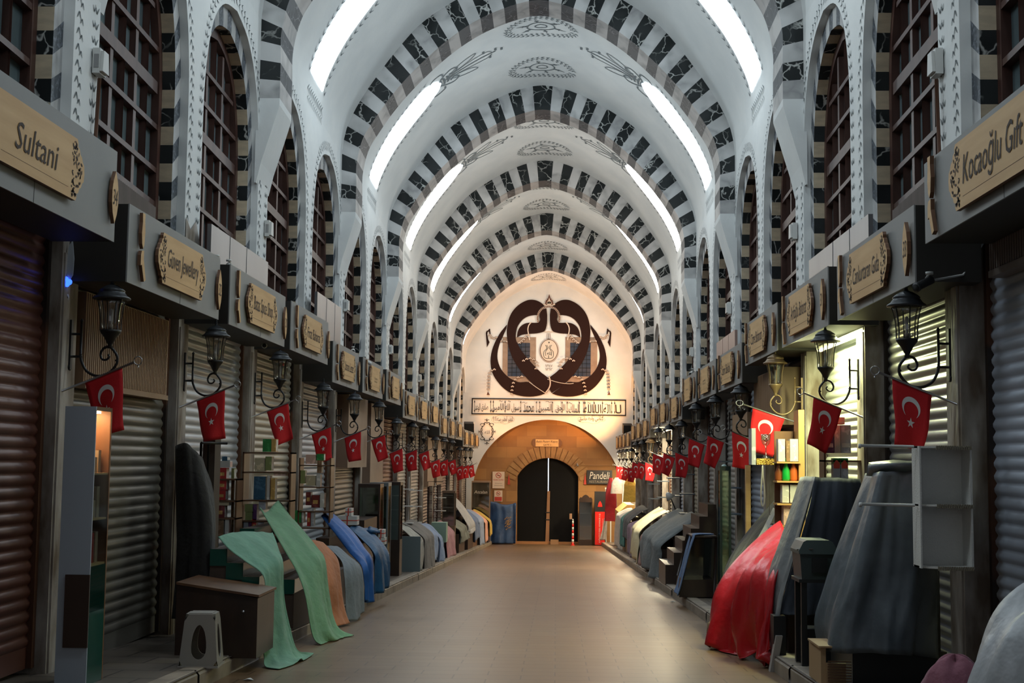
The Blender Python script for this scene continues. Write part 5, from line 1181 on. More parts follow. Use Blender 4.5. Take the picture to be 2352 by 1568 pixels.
m = MB(); m.box(-3.05, -1.98, 61.35, 61.8, f_, f_+1.78); tag(m.build('covered_counter', WOODB), 'brown counter hidden under the navy tarp left of the gate', 'counter')
cloth('navy_tarp', 'navy blue tarp with an ochre print covering a counter left of the gate', 'tarp', [[V3((x, 61.75, f_+1.75+d)), V3((x, 61.3, f_+1.85+d)), V3((x, 61.2, f_+1.3)), V3((x, 61.15, f_+.6)), V3((x, 61.1, f_+.05))] for x, d in ((-3.18, .12), (-2.85, .08), (-2.35, -.06), (-1.95, .05), (-1.86, 0))], NAVYT, .03, 10, seed=9)
m = MB()
for k in range(22):
    t = k*1.7; r = .03+.012*k; x, z = -2.22+.6*r*math.cos(t), f_+1.0+r*math.sin(t)*1.2; m.ribbon([(x-.03, z-.02), (x+.01, z+.01), (x+.03, z+.05)], .03, lambda a, b: V3((a, 61.08, b)))
tag(m.build('tarp_print', mat('ochre_print', (.42, .24, .09), .7)), 'ochre splash print on the front of the navy tarp', 'print')
# slim wall shelves and racks before the far left shutters
for y, z0, h_, lab in ((31.3, .9, 1.0, 'first'), (33.2, .9, 1.3, 'second'), (40.5, .8, 1.4, 'third')):
    b0 = PAV(y); rt = thing('wire_shelf', '%s slim white shelf rack fixed before the far left shutters' % lab, 'shelf', (-3.72, y, b0+z0))
    m = MB(); m.box(-.02, .0, -.02, .02, 0, h_); m.build('upright', WHITEPL, parent=rt)
    for k in range(3): m = MB(); m.box(0, .32, -.15, .15, .15+k*.4, .165+k*.4); m.build('shelf', WHITEPL, parent=rt)
rt = thing('postcard_rack', 'dark grid of small frames hanging before the far left shutters', 'rack', (-3.5, 38.3, PAV(38.3)+1.15))
m = MB()
for r in range(4):
    for c_ in range(3):
        x, z = -.22+c_*.13, r*.24; m.box(x, x+.02, -.01, .01, z, z+.2); m.box(x, x+.11, -.01, .01, z, z+.02); m.box(x, x+.11, -.01, .01, z+.18, z+.2)
m.build('frames', WOODD, parent=rt); m = MB(); m.tube([(-.25, 0, -.1), (-.25, 0, 1.05), (.2, 0, 1.05)], .012); m.build('bracket', IRON, parent=rt)
cabinet('open_cupboard', 'brown upright cupboard with pale items beyond the postcard rack on the left', 'cupboard', (-3.42, 42.0, PAV(42.0)), .42, .4, 2.0, mat('mid_brown_frame', (.12, .075, .045), .5), 4, GCLEAR, base=.9)
# ------------------------------------------------------------------ right-hand stalls, nearest first
GREYT = mat('grey_coated_tarp', (.085, .105, .125), .42, col2=(.15, .175, .20), scale=3, bump=.5, bscale=7); NAVYG = mat('dark_navy_grey_cloth', (.035, .046, .07), .7, col2=(.05, .062, .088), scale=3, bump=.4, bscale=7)
SILV = mat('silvery_plastic_sheet', (.62, .64, .68), .4, col2=(.42, .44, .47), scale=4, bump=.8, bscale=6)
# silver covered heap at the bottom right corner
def heap(name, lab, cat, cx, cy, rx, ry, h, mt_, seed=0, peak=(0, 0)):
    rnd = random.Random(seed); ph = [rnd.uniform(0, 6) for _ in range(6)]; rows = []; f = PAV(cy)
    for i in range(22):
        t = i/21; row = []
        for j in range(48):
            a = 2*PI*j/48; r = math.sin(t*PI/2)**.8; z = math.cos(t*PI/2)**.8
            w = 1+.05*math.sin(5*a+ph[0]+3*t)+.04*math.sin(9*a+ph[1]-4*t)+.025*math.sin(17*a+ph[2]+6*t)
            row.append(V3((cx+peak[0]*z+rx*r*w*math.cos(a), cy+peak[1]*z+ry*r*w*math.sin(a), f+max(.01, h*z*(1+.05*math.sin(4*a+ph[3]))*1.))))
        rows.append(row)
    m = MB(); m.loft(rows, 0, True, closed=True); return tag(m.build(name, mt_), lab, cat)
heap('covered_heap', 'silvery plastic sheet over a heap in the bottom right corner', 'covered goods', 2.80, 7.6, .49, .62, .98, SILV, 3, (.10, 0))
heap('pink_bundle', 'dull pink bundle at the foot of the silvery covered heap', 'covered goods', 2.50, 8.40, .24, .22, .48, fabric('dull_pink_cloth', (.34, .12, .17)), 5)
# white hanging shelf unit
Y = 10.05; a, b = at(2116, 1305, Y), at(2230, 1025, Y)
rt = thing('hanging_shelf', 'white fabric-edged hanging shelf with two white rods before the nearest right pilaster', 'shelf', ((a.x+b.x)/2, Y, a.z)); O = V3(rt.location)
WHB = mat('white_fleece_board', (.85, .84, .80), .9, bump=.4, bscale=90); BEI = mat('beige_fringe', (.36, .31, .22), .9, bump=.8, bscale=120)
w, h = (b.x-a.x)/2, b.z-a.z
m = MB(); m.box(-w, w, .20, .215, 0, h); m.build('back_panel', WHB, parent=rt)
for x in (w-.015,): m = MB(); m.prism([(-.02, 0), (.20, 0), (.20, h), (-.02, h)], (x, 0, 0), (0, 1, 0), (0, 0, 1), (.015, 0, 0)); m.build('side_panel', WHB, parent=rt)
m = MB(); m.box(-w, -w+.012, 0, .2, 0, h); m.build('side_panel', WHB, parent=rt)
for z in (0, h*.505, h-.015):
    m = MB(); m.prism([(-w, .2), (w, .2), (w, -.03), (-w*.4, -.03), (-w, .05)], (0, 0, z), (1, 0, 0), (0, 1, 0), (0, 0, .014)); 
    for k in range(16): m.box(-w*.4+k*(1.4*w)/16, -w*.4+k*(1.4*w)/16+.012, -.038, -.028, z-.012, z+.018, 1)
    m.build('shelf', [WHB, BEI], parent=rt)
for z in (h*.51, h-.005): m = MB(); m.tube([(-w-.02, .08, z), (-w-.42, .08, z+.004)], .012, 8); m.lathe([(.0, 0), (.018, .002), (.018, .02), (0, .022)], (-w-.44, .08, z), 8, 0, True, (1, 0, 0)); m.build('rod', WHITEPL, parent=rt)
for z in (h*.3, h*.9): m = MB(); m.tube([(w-.02, .21, z), (w+.03, .34, z+.03)], .008); m.build('hanger', IRON, parent=rt)
# two tarp-covered racks
def rack(name, lab, x0, x1, y0, y1, zt, mt_=IRON):
    rt = thing(name, lab, 'rack', ((x0+x1)/2, (y0+y1)/2, PAV(y1))); O = V3(rt.location)
    for x in (x0, x1):
        for y in (y0, y1): m = MB(); m.box(x-.02-O.x, x+.02-O.x, y-.02-O.y, y+.02-O.y, PAV(y)-O.z, zt-O.z); m.build('leg', mt_, parent=rt)
    m = MB(); m.box(x0-O.x-.03, x1-O.x+.03, y0-O.y-.03, y1-O.y+.03, zt-O.z, zt-O.z+.03); m.build('top', mt_, parent=rt); return rt
rack('display_rack', 'black iron rack under the nearer grey tarp on the right', 2.78, 3.12, 10.95, 11.5, 1.38)
cloth('grey_tarp', 'large dark grey-blue tarp over a rack, the nearer of the two on the right', 'tarp',
      [T3([(1988, 1088, 11.7), (1965, 1150, 11.6), (1930, 1250, 11.6), (1900, 1350, 11.6), (1882, 1425, 11.6), (1884, 1470, 11.6)]),
       T3([(2000, 1086, 11.3), (1985, 1150, 11.2), (1955, 1250, 11.2), (1926, 1350, 11.2), (1905, 1425, 11.2), (1900, 1488, 11.2)]),
       T3([(2022, 1084, 10.85), (2010, 1150, 10.8), (1985, 1250, 10.75), (1958, 1350, 10.7), (1938, 1425, 10.7), (1930, 1500, 10.7)]),
       T3([(2060, 1082, 10.85), (2056, 1150, 10.78), (2046, 1250, 10.72), (2034, 1350, 10.7), (2026, 1425, 10.66), (2020, 1500, 10.65)]),
       T3([(2110, 1084, 10.88), (2112, 1150, 10.8), (2110, 1250, 10.76), (2104, 1350, 10.72), (2098, 1425, 10.7), (2090, 1504, 10.7)]),
       T3([(2122, 1088, 11.0), (2150, 1160, 10.95), (2158, 1260, 10.92), (2160, 1340, 10.9), (2150, 1425, 10.9), (2152, 1512, 10.9)])], GREYT, .022, 17, 4, 6, 21)
cloth('tarp_roll', 'rolled grey edge lying along the top of the nearer grey tarp', 'tarp', [T3([(1990, 1092, 11.3), (2050, 1092, 11.0), (2120, 1094, 11.0)]), T3([(1996, 1068, 11.2), (2050, 1062, 10.85), (2120, 1066, 10.9)]), T3([(1994, 1066, 11.8), (2054, 1060, 11.5), (2122, 1064, 11.5)]), T3([(1994, 1094, 11.9), (2054, 1092, 11.6), (2122, 1094, 11.6)])], GREYT, .012, 7, 5, 4, 22)
rt = thing('slatted_crate', 'pale slatted wooden crate below the hem of the nearer grey tarp', 'crate', (2.42, 10.95, PAV(10.95)))
a, b = at(1886, 1560, 10.8), at(1925, 1490, 10.8); O = V3(rt.location)
m = MB(); m.box(a.x-O.x, a.x-O.x+.04, -.15, .35, 0, .30); m.box(a.x-O.x+.04, b.x-O.x+.06, -.16, -.14, 0, .18); m.box(a.x-O.x-.02, b.x-O.x, -.17, .3, .30, .315); m.build('frame', mat('pale_pine', (.45, .29, .15), .6), parent=rt)
m = MB()
for k in range(9): m.box(a.x-O.x+.05, b.x-O.x+.10, -.175, -.165, .015+k*.022, .024+k*.022)
m.build('slats', WOODB, parent=rt)
m = MB(); m.box(2.42, 3.18, 10.9, 11.75, PAV(11.3), -.02); tag(m.build('black_case', BLKPL), 'low black case hidden in the dark under the nearer grey tarp', 'case')  # black block added where there is only shade below the tarp hem
# cooler on a dark stand
Y = 12.0; a, b = at(1838, 1330, Y), at(1920, 1243, Y); rt = thing('cool_box', 'dark green-grey lidded cool box on a stand between the two grey tarps', 'cool box', ((a.x+b.x)/2, Y+.2, a.z)); w, h = (b.x-a.x)/2, b.z-a.z
CB = mat('green_grey_plastic', (.035, .05, .05), .35); CB2 = mat('lighter_lid_plastic', (.085, .12, .12), .35)
m = MB(); m.prism([(-w+.015, 0), (w-.015, 0), (w, h*.66), (-w, h*.66)], (0, -.2, 0), (1, 0, 0), (0, 0, 1), (0, .4, 0)); m.build('tub', CB, parent=rt)
m = MB(); m.prism([(-w-.012, 0), (w+.012, 0), (w+.012, .03), (w-.03, .11), (w-.06, .125), (-w+.06, .125), (-w+.03, .11), (-w-.012, .03)], (0, -.215, h*.66), (1, 0, 0), (0, 0, 1), (0, .43, 0)); m.build('lid', CB2, parent=rt)
m = MB(); m.box(-w*.35, w*.5, -.215, -.2, h*.18, h*.56); m.build('recess', BLKPL, parent=rt)
m = MB(); m.tube([(-w-.0, -.1, h*.7), (-w-.02, -.16, h*.78), (-w*.3, -.23, h*.80)], .006, 6); m.build('handle', STEEL, parent=rt)
rt = thing('cool_box_stand', 'black four-legged stand carrying the cool box', 'stand', (a.x+.17, Y+.2, PAV(Y)))
for x in (-.13, .15):
    for y in (-.15, .15): m = MB(); m.box(x-.025, x+.025, y-.025, y+.025, 0, a.z-PAV(Y)-.03); m.build('leg', BLKPL, parent=rt)
m = MB(); m.box(-.18, .2, -.2, .2, a.z-PAV(Y)-.03, a.z-PAV(Y)); m.build('top', BLKPL, parent=rt)
m = MB(); m.box(-.12, .14, -.13, .15, 0, .33); m.build('lower_box', BLKPL, parent=rt)
# farther tarp
rack('display_rack', 'black iron rack under the farther grey tarp on the right', 2.72, 2.98, 13.2, 13.9, 1.28)
cloth('grey_tarp', 'grey-edged tarp over a slanted rack beside the red satin cloth', 'tarp',
      [T3([(1836, 1096, 14.2), (1815, 1160, 14.1), (1788, 1240, 14.0), (1765, 1310, 14.0), (1751, 1375, 14.0), (1752, 1402, 14.0)]),
       T3([(1856, 1094, 13.6), (1838, 1160, 13.5), (1812, 1240, 13.45), (1790, 1310, 13.4), (1772, 1375, 13.4), (1768, 1418, 13.4)]),
       T3([(1874, 1094, 13.1), (1860, 1160, 13.0), (1838, 1240, 13.0), (1815, 1320, 13.0), (1795, 1390, 13.0), (1790, 1438, 13.0)])], mat('grey_tarp_edge', (.16, .17, .18), .5, col2=(.24, .25, .26), scale=5, bump=.5, bscale=8), .02, 9, 4, 6, 24)
cloth('navy_drape', 'dark navy cloth facing the viewer over the farther right rack', 'cloth',
      [T3([(1872, 1095, 13.08), (1860, 1160, 12.98), (1838, 1240, 12.98), (1815, 1320, 12.98), (1796, 1390, 12.98), (1792, 1412, 12.98)]),
       T3([(1905, 1097, 13.1), (1900, 1160, 13.0), (1885, 1240, 13.0), (1868, 1320, 13.0), (1852, 1390, 13.0), (1848, 1412, 13.0)]),
       T3([(1950, 1099, 13.1), (1955, 1160, 13.0), (1948, 1240, 13.0), (1938, 1320, 13.0), (1930, 1390, 13.0), (1926, 1412, 13.0)]),
       T3([(1975, 1101, 13.2), (1990, 1160, 13.2), (1992, 1240, 13.2), (1990, 1320, 13.2), (1985, 1390, 13.2), (1984, 1412, 13.2)])], NAVYG, .018, 13, 4, 6, 25)
boxthing('brown_carton', 'brown carton standing under the farther grey tarp', 'box', 1812, 1850, 1385, 1535, 13.3, .4, mat('dark_cardboard', (.075, .045, .03), .8), z0=PAV(13.5))
boxthing('black_post_box', 'narrow black box under the left edge of the farther grey tarp', 'box', 1778, 1805, 1415, 1560, 12.95, .2, BLKPL, z0=PAV(13.0))
m = MB(); m.obox(at(1765, 1566, 12.9), at(1780, 1566, 12.9)-at(1765, 1566, 12.9), (0, .1, 0), at(1784, 1460, 12.9)-at(1766, 1566, 12.9)); tag(m.build('leaning_slat', mat('grey_white_slat', (.38, .35, .33), .6)), 'pale slat leaning beside the hem of the red satin cloth', 'slat')
# red satin cloth with its stall
SATIN = mat('red_satin', (.42, .004, .010), .30, bump=.5, bscale=6, spec=.5)
stepstand('stall_counter', 'brown counter under the red satin cloth', 1, 13.6, 15.6, 3.1, 2.30, .78, .10, 3)
cloth('red_satin_cloth', 'shiny red satin cloth draped over a right stall down to the floor', 'cloth',
      [T3([(1795, 1198, 15.6), (1755, 1232, 15.5), (1715, 1272, 15.4), (1682, 1320, 15.3), (1662, 1370, 15.2), (1652, 1430, 15.1), (1644, 1488, 15.0), (1636, 1493, 15.05)]),
       T3([(1802, 1215, 15.0), (1766, 1248, 14.9), (1732, 1282, 14.8), (1702, 1325, 14.7), (1690, 1372, 14.6), (1682, 1432, 14.55), (1678, 1490, 14.5), (1672, 1497, 14.5)]),
       T3([(1810, 1230, 14.4), (1778, 1262, 14.3), (1750, 1290, 14.2), (1728, 1328, 14.1), (1716, 1380, 14.05), (1712, 1440, 14.0), (1716, 1488, 13.95), (1722, 1500, 13.9)]),
       T3([(1818, 1245, 13.9), (1795, 1275, 13.8), (1775, 1300, 13.7), (1757, 1335, 13.6), (1748, 1390, 13.5), (1742, 1455, 13.45), (1740, 1510, 13.4), (1748, 1524, 13.3)]),
       T3([(1830, 1260, 13.6), (1812, 1290, 13.5), (1798, 1320, 13.4), (1785, 1350, 13.35), (1778, 1400, 13.3), (1776, 1465, 13.25), (1778, 1525, 13.2), (1792, 1537, 13.15)])], SATIN, .05, 14, 5, 8, 31, hem=1.4)
m = MB(); a = at(1640, 1462, 15.3); m.lathe([(.06, 0), (.11, .04), (.13, .14), (.12, .24), (.10, .26)], (a.x+.05, 15.35, zf(15.3)+.01), 14); 
bk = m.build('wicker_basket', mat('wicker', (.30, .18, .08), .8, col2=(.14, .08, .04), scale=40, bump=.8, bscale=70)); tag(bk, 'small wicker basket at the kerb beside the red satin cloth', 'basket')
# brown cloth with cream edge
cloth('brown_cloth', 'dark brown cloth drawn steeply down behind the red satin cloth', 'cloth', [T3([(1790, 1135, 17.4), (1740, 1190, 17.2), (1690, 1255, 17.0), (1662, 1310, 16.8), (1645, 1370, 16.6), (1634, 1405, 16.6)]), T3([(1792, 1145, 16.8), (1745, 1210, 16.6), (1705, 1270, 16.3), (1672, 1330, 16.2), (1655, 1380, 16.0), (1642, 1420, 16.0)]), T3([(1778, 1165, 16.6), (1745, 1230, 16.2), (1710, 1285, 16.0), (1680, 1340, 15.8), (1662, 1385, 15.7), (1648, 1440, 15.6)])], fabric('dark_brown_cloth', (.045, .036, .028)), .015, 8, seed=33, off=.12)
cloth('cream_cloth_edge', 'narrow cream cloth strip between the brown cloth and the red satin cloth', 'cloth', [T3([(1776, 1165, 16.4), (1748, 1222, 16.1), (1715, 1275, 15.85), (1684, 1322, 15.65), (1656, 1352, 15.6)]), T3([(1784, 1172, 16.2), (1758, 1228, 15.95), (1724, 1282, 15.7), (1690, 1330, 15.55), (1668, 1372, 15.5)])], CREAMC, .006, 4, seed=34)
for k, (x, y) in enumerate(((1764, 1224), (1769, 1212), (1776, 1219), (1781, 1204), (1787, 1212), (1795, 1192))):
    a = at(x, y, 16.1); m = MB(); m.lathe([(.0, 0), (.025, .0), (.032, .01), (.032, .30), (.02, .31), (.012, .30), (.012, .05)], (a.x, 16.0, a.z), 10, 0, True, (.15, 1, .1))
    tag(m.build('paper_roll', WHITC), 'white rolled piece in the bundle behind the red satin cloth, %s from the left' % ORD[k], 'roll', 'white rolls behind the red cloth')
# wooden shelf unit with bottles
Y = 15.7; a, b = at(1789, 1235, Y), at(1838, 990, Y); rt = thing('shelf_unit', 'light wooden shelf unit with bottles and boxes beside the lamp-lit right shutter', 'shelf', (a.x, Y, PAV(Y))); O = V3(rt.location); w = b.x-a.x
LW = mat('honey_wood', (.50, .28, .10), .5)
m = MB(); m.box(w-.02, w+.05, 0, .3, 0, 2.6); m.build('side_panel', LW, parent=rt)
m = MB(); m.box(0, w, .28, .3, .3, 2.35); m.build('back_panel', WOODB, parent=rt)
shz = [at(1800, y, Y).z for y in (1060, 1104, 1156, 1206)]
for z in shz: m = MB(); m.box(-.02, w, -.02, .28, z-O.z-.02, z-O.z); m.build('shelf', LW, parent=rt)
def bottle(x, y, z, h, c, lab):
    m = MB(); m.lathe([(0, 0), (.045, 0), (.05, .02), (.046, h*.45), (.022, h*.68), (.014, h*.9), (.018, h*.92), (.016, h), (0, h)], (0, 0, 0), 12); o = m.build('glass_bottle', mat('bottle_'+c[0], c[1], .12, spec=.6)); o.location = (x, y, z); tag(o, lab, 'bottle')
bottle(O.x+.10, Y+.06, shz[1], .27, ('green', (.01, .35, .05)), 'green glass bottle on the light wooden shelf unit'); bottle(O.x+.19, Y+.07, shz[1], .28, ('orange', (.62, .13, .03)), 'orange glass bottle on the light wooden shelf unit'); bottle(O.x+.02, Y+.1, shz[1], .22, ('amber', (.25, .07, .02)), 'small amber bottle at the left end of the same shelf')
for k, (x0, x1, yt, c) in enumerate(((1788, 1803, 1008, 'white'), (1806, 1814, 1012, 'brown'), (1815, 1837, 1008, 'white'))): carton(c, x0, x1, yt, 1059, Y+.02, .14, 'on the top shelf of the light wooden unit' + (', right end' if k == 2 else ''), 'boxes on the wooden shelf unit')
for k, (x0, x1, yt, yb) in enumerate(((1797, 1812, 1113, 1154), (1815, 1836, 1113, 1154), (1800, 1836, 1160, 1205))): carton('white' if k < 2 else 'pink', x0, x1, yt, yb, Y+.02, .14, 'on the %s shelf of the light wooden unit' % ('third', 'third', 'lowest')[k]+(', right one' if k == 1 else ''), 'boxes on the wooden shelf unit')
# gilt bracket with a goblet and hanging beads
Y = 16.3; a = at(1738, 1067, Y); b = at(1790, 1053, Y); rt = thing('gilt_bracket_shelf', 'small gilt-edged shelf with a goblet above the hanging beads', 'shelf', (a.x, Y, a.z)); 
m = MB(); m.box(0, b.x-a.x, 0, .25, 0, b.z-a.z); m.build('gilt_edge', mat('gilt_metal', (.62, .38, .08), .3, metal=.8, bump=.8, bscale=60), parent=rt)
m = MB(); m.box(b.x-a.x, b.x-a.x+.3, .1, .13, -.02, .05); m.build('wall_arm', WOODB, parent=rt)
m = MB(); m.box(-.06, -.01, .0, .25, .0, .45); tag(m.build('white_case', CTN['pale'], loc=None), 'narrow pale case standing at the left end of the gilt shelf', 'case'); bpy.data.objects[-1] if 0 else None
wc = [o for o in COL.objects if o.name.startswith('white_case')][-1]; wc.location = (a.x, Y, a.z)
m = MB(); m.lathe([(0, 0), (.05, .002), (.05, .01), (.01, .03), (.008, .12), (.014, .15), (.045, .18), (.06, .23), (.062, .30), (.058, .30), (.055, .24), (0, .2)], (0, 0, 0), 14); g = m.build('goblet', LGLASS); g.location = (a.x+.13, Y+.1, a.z+.08); tag(g, 'clear glass goblet standing on the gilt-edged shelf', 'goblet')
WB = mat('white_beads', (.7, .66, .6), .4)
m = MB(); m.tube([(a.x+.07+.035*math.sin(t)*(1-math.cos(t))*.5, Y-.01, a.z-.26+.25*math.cos(t)) for t in [k*PI/12 for k in range(24)]], .010, 6, closed=True); tag(m.build('bead_string', WB), 'long white loop of beads hanging from the gilt shelf', 'beads')
m = MB(); m.tube([(a.x+.26, Y-.01, a.z), (a.x+.262, Y-.01, a.z-.42)], .009, 6); tag(m.build('bead_string', REDP), 'straight red string of beads hanging from the gilt shelf', 'beads')
m = MB(); m.tube([(a.x+.15, Y-.01, a.z), (a.x+.152, Y-.01, a.z-.6), (a.x+.165, Y-.01, a.z-.62)], .005, 6); tag(m.build('hanging_hook', STEEL), 'thin metal hook hanging between the two bead strings', 'hook')
# cartons and books beside the lit shutter
Y = 13.7; rt = shelfrack(1893, Y, .42, [zat(y, Y) for y in (1042, 1100)], zat(975, Y), 'dark rack of boxes standing right of the lamp-lit shutter', .25)
rt.location.x = at(1893, 1100, Y).x
for k, (x0, x1, yt, yb, c) in enumerate(((1896, 1915, 976, 1040, 'purple'), (1917, 1930, 976, 1040, 'white'), (1932, 1954, 976, 1040, 'pale'), (1905, 1940, 958, 974, 'pink'))): 
    a = at(x0, yb, Y+.01); b = at(x1, yt, Y+.01); m = MB(); m.box(a.x, b.x, Y+.01, Y+.16, a.z, b.z); m.box(a.x+.01, b.x-.01, Y+.006, Y+.01, a.z+(b.z-a.z)*.2, a.z+(b.z-a.z)*.35, 1)
    tag(m.build('boxed_set', [CTN[c], CTN['white']]), '%s box %s right of the lamp-lit shutter' % (('mauve', 'white', 'grey', 'flat pink')[k], ('first on the shelf', 'between the mauve and grey ones', 'at the right end of the shelf', 'lying on top of the row')[k]), 'box', 'boxes right of the lit shutter')
for k, (x0, x1) in enumerate(((1914, 1930), (1932, 1948))):
    a = at(x0, 1099, Y); b = at(x1, 1052, Y); rt = thing('tea_box', 'grey tea box with green top, %s of the pair above the tarp' % ('left', 'right')[k], 'box', ((a.x+b.x)/2, Y, a.z), 'pair of green-topped boxes'); w = (b.x-a.x)/2; h = b.z-a.z
    m = MB(); m.box(-w, w, 0, .1, 0, h*.7); m.build('carton', CTN['pale'], parent=rt); m = MB(); m.box(-w, w, 0, .1, h*.7, h); m.build('green_top', CTN['green'], parent=rt); m = MB(); m.prism([(-.03, 0), (.03, 0), (.035, .05), (0, .09), (-.035, .05)], (0, -.002, h*.5), (1, 0, 0), (0, 0, 1), (0, .002, 0)); m.build('red_emblem', REDP, parent=rt)
# posts and display column right side
m = MB(); a, b = at(1714, 1195, 17.6), at(1724, 1068, 17.6); m.box(a.x, b.x, 17.6, 17.7, PAV(17.6), b.z); tag(m.build('wooden_door_leaf', WOODL), 'narrow light wooden door leaf edge between two right shutters', 'door leaf')
cabinet('display_cabinet', 'tall slim glass cabinet of pale figurines before a right shutter', 'cabinet', (2.62, 20.6, PAV(20.6)), .17, .3, 2.1, mat('dark_green_frame', (.02, .045, .04), .4), 5, GGREEN, base=.1)
for k in range(5):
    z = PAV(20.6)+.1+(2.1)*(k+1)/6+.012; m = MB(); m.lathe([(0, 0), (.06, 0), (.07, .04), (.05, .10), (.025, .14), (.04, .17), (.05, .22), (.03, .26), (0, .27)], (0, 0, 0), 10); o = m.build('figurine', mat('pale_teal_ceramic', (.35, .5, .5), .3)); o.location = (2.62, 20.6, z); tag(o, 'pale teal figurine in the slim glass cabinet, %s shelf from below' % ORD[k], 'figurine', 'figurines in the slim cabinet')
# vitrine with the blue cloth
Y = 21.6; rt = thing('slanted_vitrine', 'dark wooden vitrine with slanted front carrying a blue cloth on the right pavement', 'display case', (2.3, Y+.4, PAV(Y+.4))); O = V3(rt.location)
q = [at(1560, 1371, Y), at(1640, 1371, Y), at(1646, 1233, Y), at(1590, 1233, Y)]
m = MB(); m.prism([(p.x-O.x, p.z-O.z) for p in q[:2]]+[(q[1].x-O.x, .28+q[1].z-O.z), (q[0].x+.05-O.x, .28+q[0].z-O.z)], (0, Y-O.y, 0), (1, 0, 0), (0, 0, 1), (0, .8, 0)); m.build('plinth', WOODDK, parent=rt)
for (p0, p1) in ((q[0]+V3((.05, 0, .28)), q[3]), (q[1], q[2]), (q[3], q[2])): 
    for dy in (0, .76): m = MB(); m.tube([p0-O+V3((0, dy+.02, 0)), p1-O+V3((0, dy+.02, 0))], .025, 4); m.build('frame_bar', WOODDK, parent=rt)
m = MB(); m.obox(q[3]-O, q[2]-q[3], (0, .8, 0), (0, 0, .02)); m.build('top', WOODDK, parent=rt)
m = MB(); m.add([q[0]-O+V3((.06, .03, .28)), q[1]-O+V3((0, .03, .28)), q[2]-O+V3((0, .03, 0)), q[3]-O+V3((.01, .03, 0))], [(0, 1, 2, 3)]); m.build('glass_front', GCLEAR, parent=rt)
m = MB(); m.add([q[0]-O+V3((.06, .75, .28)), q[1]-O+V3((0, .75, .28)), q[2]-O+V3((0, .75, 0)), q[3]-O+V3((.01, .75, 0))], [(0, 1, 2, 3)]); m.build('back_panel', BLKPL, parent=rt)
cloth('blue_cloth', 'faded blue cloth hanging down the slanted front of the dark right vitrine', 'cloth', [T3([(1640, 1226, 21.7), (1600, 1226, 21.6), (1592, 1240, 21.5), (1578, 1290, 21.5), (1566, 1340, 21.5), (1558, 1368, 21.5)]), T3([(1632, 1226, 22.2), (1592, 1226, 22.1), (1584, 1240, 22.0), (1571, 1290, 22.0), (1560, 1340, 22.0), (1553, 1362, 22.0)]), T3([(1626, 1227, 22.7), (1590, 1227, 22.6), (1580, 1240, 22.5), (1567, 1290, 22.4), (1556, 1340, 22.4), (1549, 1358, 22.4)])], DENIM, .012, 12, seed=41, off=.05)
# stepped brown case and grey cloth, then the farther stalls
stepstand('stepped_case_tall', 'tall stepped dark brown case before the fifth right shutter', 1, 25.6, 27.2, 3.10, 2.12, .90, -.5, 6, WOODDK)
def rstall(*a, **k): stall(1, *a, **k)
rstall(28.0, 33.0, 3.05, 2.22, 1.35, .75, .05, fabric('slate_grey_cloth', (.15, .17, .175)), 'large slate grey cloth over the right stall beyond the stepped case', seed=51, amp=.05)
rstall(33.4, 34.8, 3.0, 2.30, 1.0, .7, .0, fabric('rose_cloth', (.40, .22, .2)), 'narrow rose cloth just beyond the slate grey cloth', seed=52)
rstall(35.0, 39.0, 3.05, 2.32, 1.45, .85, .1, mat('pale_yellow_sheet', (.66, .62, .42), .6, bump=.5, bscale=8), 'crumpled pale yellow sheet over a right stall in lamp light', seed=53, amp=.05, wood=WOODB)
rstall(39.4, 43.0, 3.05, 2.42, 1.05, .85, .0, fabric('mauve_cloth', (.26, .17, .25)), 'mauve cloth over a distant right stall', seed=54, amp=.03)
rstall(43.4, 46.6, 3.05, 2.45, 1.55, 1.1, .5, fabric('dark_slate_cloth', (.05, .06, .075)), 'dark slate cloth over a distant right stall', seed=55)
rstall(46.8, 48.6, 3.05, 2.45, 1.5, 1.1, .2, fabric('teal_cloth', (.03, .22, .21)), 'teal cloth hanging from a distant right stall', seed=56)
rstall(49.0, 53.0, 3.05, 2.48, 1.45, 1.2, .0, WHITC, 'white cloth over a distant right stall near the light wooden counter', seed=57, amp=.03)
m = MB(); f_ = PAV(55); m.prism([(2.55, f_), (3.2, f_), (3.2, f_+1.75), (2.9, f_+1.75), (2.55, f_+1.45)], (0, 53.6, 0), (1, 0, 0), (0, 0, 1), (0, 3.4, 0)); tag(m.build('shop_counter', mat('lit_yellow_wood', (.62, .38, .14), .5)), 'light yellow wooden counter with sloping top near the gate on the right', 'counter')
def coat(px, Y, c, lab, h=1.5):
    a = at(px, 1070, Y); z = PAV(Y)+2.9; m = MB(); rows = []
    for t in range(9):
        s = t/8; w = .07+.15*min(1, s*3)+.05*s; rows.append([V3((a.x+w*math.cos(q)*(1+.1*math.sin(5*q+3*s)), Y+.10*math.sin(q), z-h*s)) for q in [k*PI/8 for k in range(16)]])
    m.loft(rows, 0, True, closed=True); tag(m.build('hanging_garment', c), lab, 'clothing')
coat(1403, 58.2, fabric('dark_red_garment', (.36, .01, .02)), 'dark red garment hanging near the gate on the right', 1.9); coat(1417, 57.6, WHITC, 'short white garment hanging beside the dark red one', .7)
coat(1447, 52.8, YELL, 'yellow garment hanging beyond the white cloth on the right', 1.1)
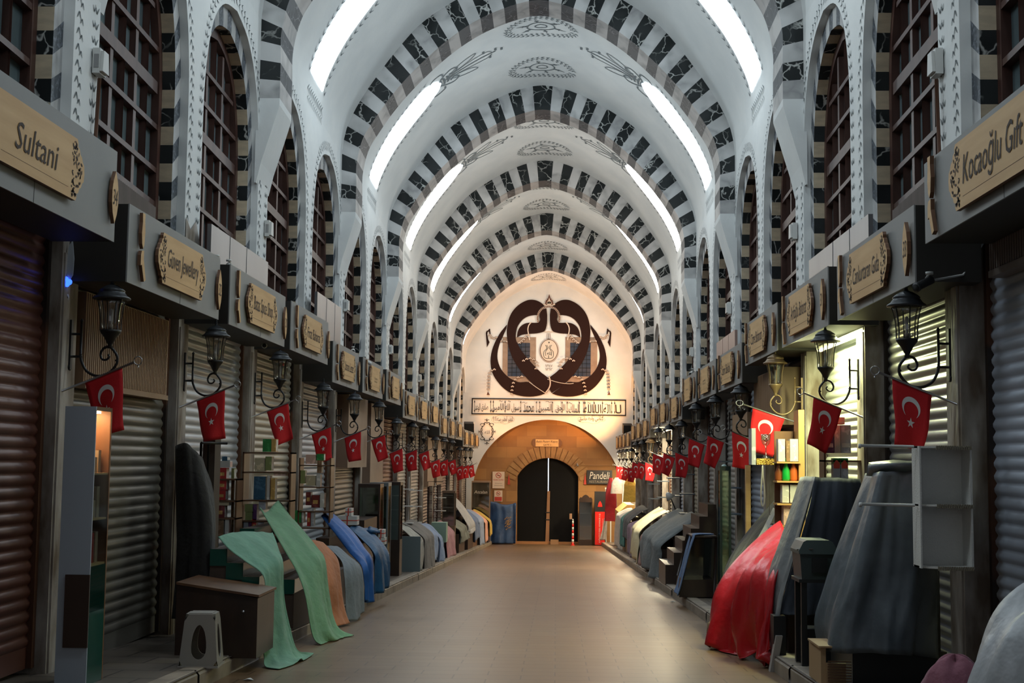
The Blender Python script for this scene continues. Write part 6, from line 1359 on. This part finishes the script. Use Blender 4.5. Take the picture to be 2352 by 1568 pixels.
WGREY = fabric('dusty_grey_sheet', (.32, .29, .27)); cloth('grey_sheet', 'pale grey sheet hanging beside the tall red and black cooler', 'cloth', [T3([(1388, 1190, 60.5), (1384, 1215, 60.4), (1378, 1240, 60.3)]), T3([(1394, 1190, 60.3), (1393, 1215, 60.2), (1391, 1240, 60.1)])], WGREY, .02, 9, seed=60)
for y, lab in ((22.9, 'first'), (30.5, 'second'), (33.9, 'third'), (37.3, 'fourth'), (40.8, 'fifth')):
    f_ = PAV(y); rt = thing('bracket_shelves', '%s column of dark bracket shelves before the right shutters' % lab, 'shelf', (XC+3.62, y, f_+1.3))
    m = MB(); m.box(-.02, .0, -.02, .02, 0, 1.15); m.build('upright', IRON, parent=rt)
    for k in range(3): m = MB(); m.box(-.34, 0, -.2, .2, .05+k*.45, .075+k*.45); m.build('shelf', mat('blue_grey_shelf', (.1, .13, .17), .5), parent=rt)
rt = thing('clip_lamp', 'small white shaded lamp on a dark arm above the pale yellow sheet', 'lamp', at(1538, 1140, 33.0)); m = MB(); m.lathe([(.02, .12), (.05, .1), (.13, -.06), (.12, -.06), (.04, .08)], (0, 0, 0), 12, 0, True, (-.6, 0, .8)); m.build('shade', WHITEPL, parent=rt)
m = MB(); m.tube([(0, 0, .02), (.12, 0, -.25), (.3, 0, -.75)], .015); m.build('arm', IRON, parent=rt)
# odd scraps on the floor
for k, (x, y, lb) in enumerate(((570, 1563, 'white paper scrap on the floor beside the left kerb'), (1545, 1383, 'white paper scrap at the foot of the right kerb'))):
    p = None
    v = ray(x, y); t = (0-EYE)/(v.z+SL*v.y); p = V3((0, 0, EYE))+v*t
    m = MB(); m.add([p+V3((-.05, 0, .006)), p+V3((0, -.03, .02)), p+V3((.05, 0, .008)), p+V3((.01, .04, .022))], [(0, 1, 2, 3)], 0); m.add([p+V3((-.05, 0, .004)), p+V3((.05, 0, .004)), p+V3((.01, .04, .02))], [(0, 1, 2)], 0); tag(m.build('paper_scrap', WHITEPL), lb, 'litter')
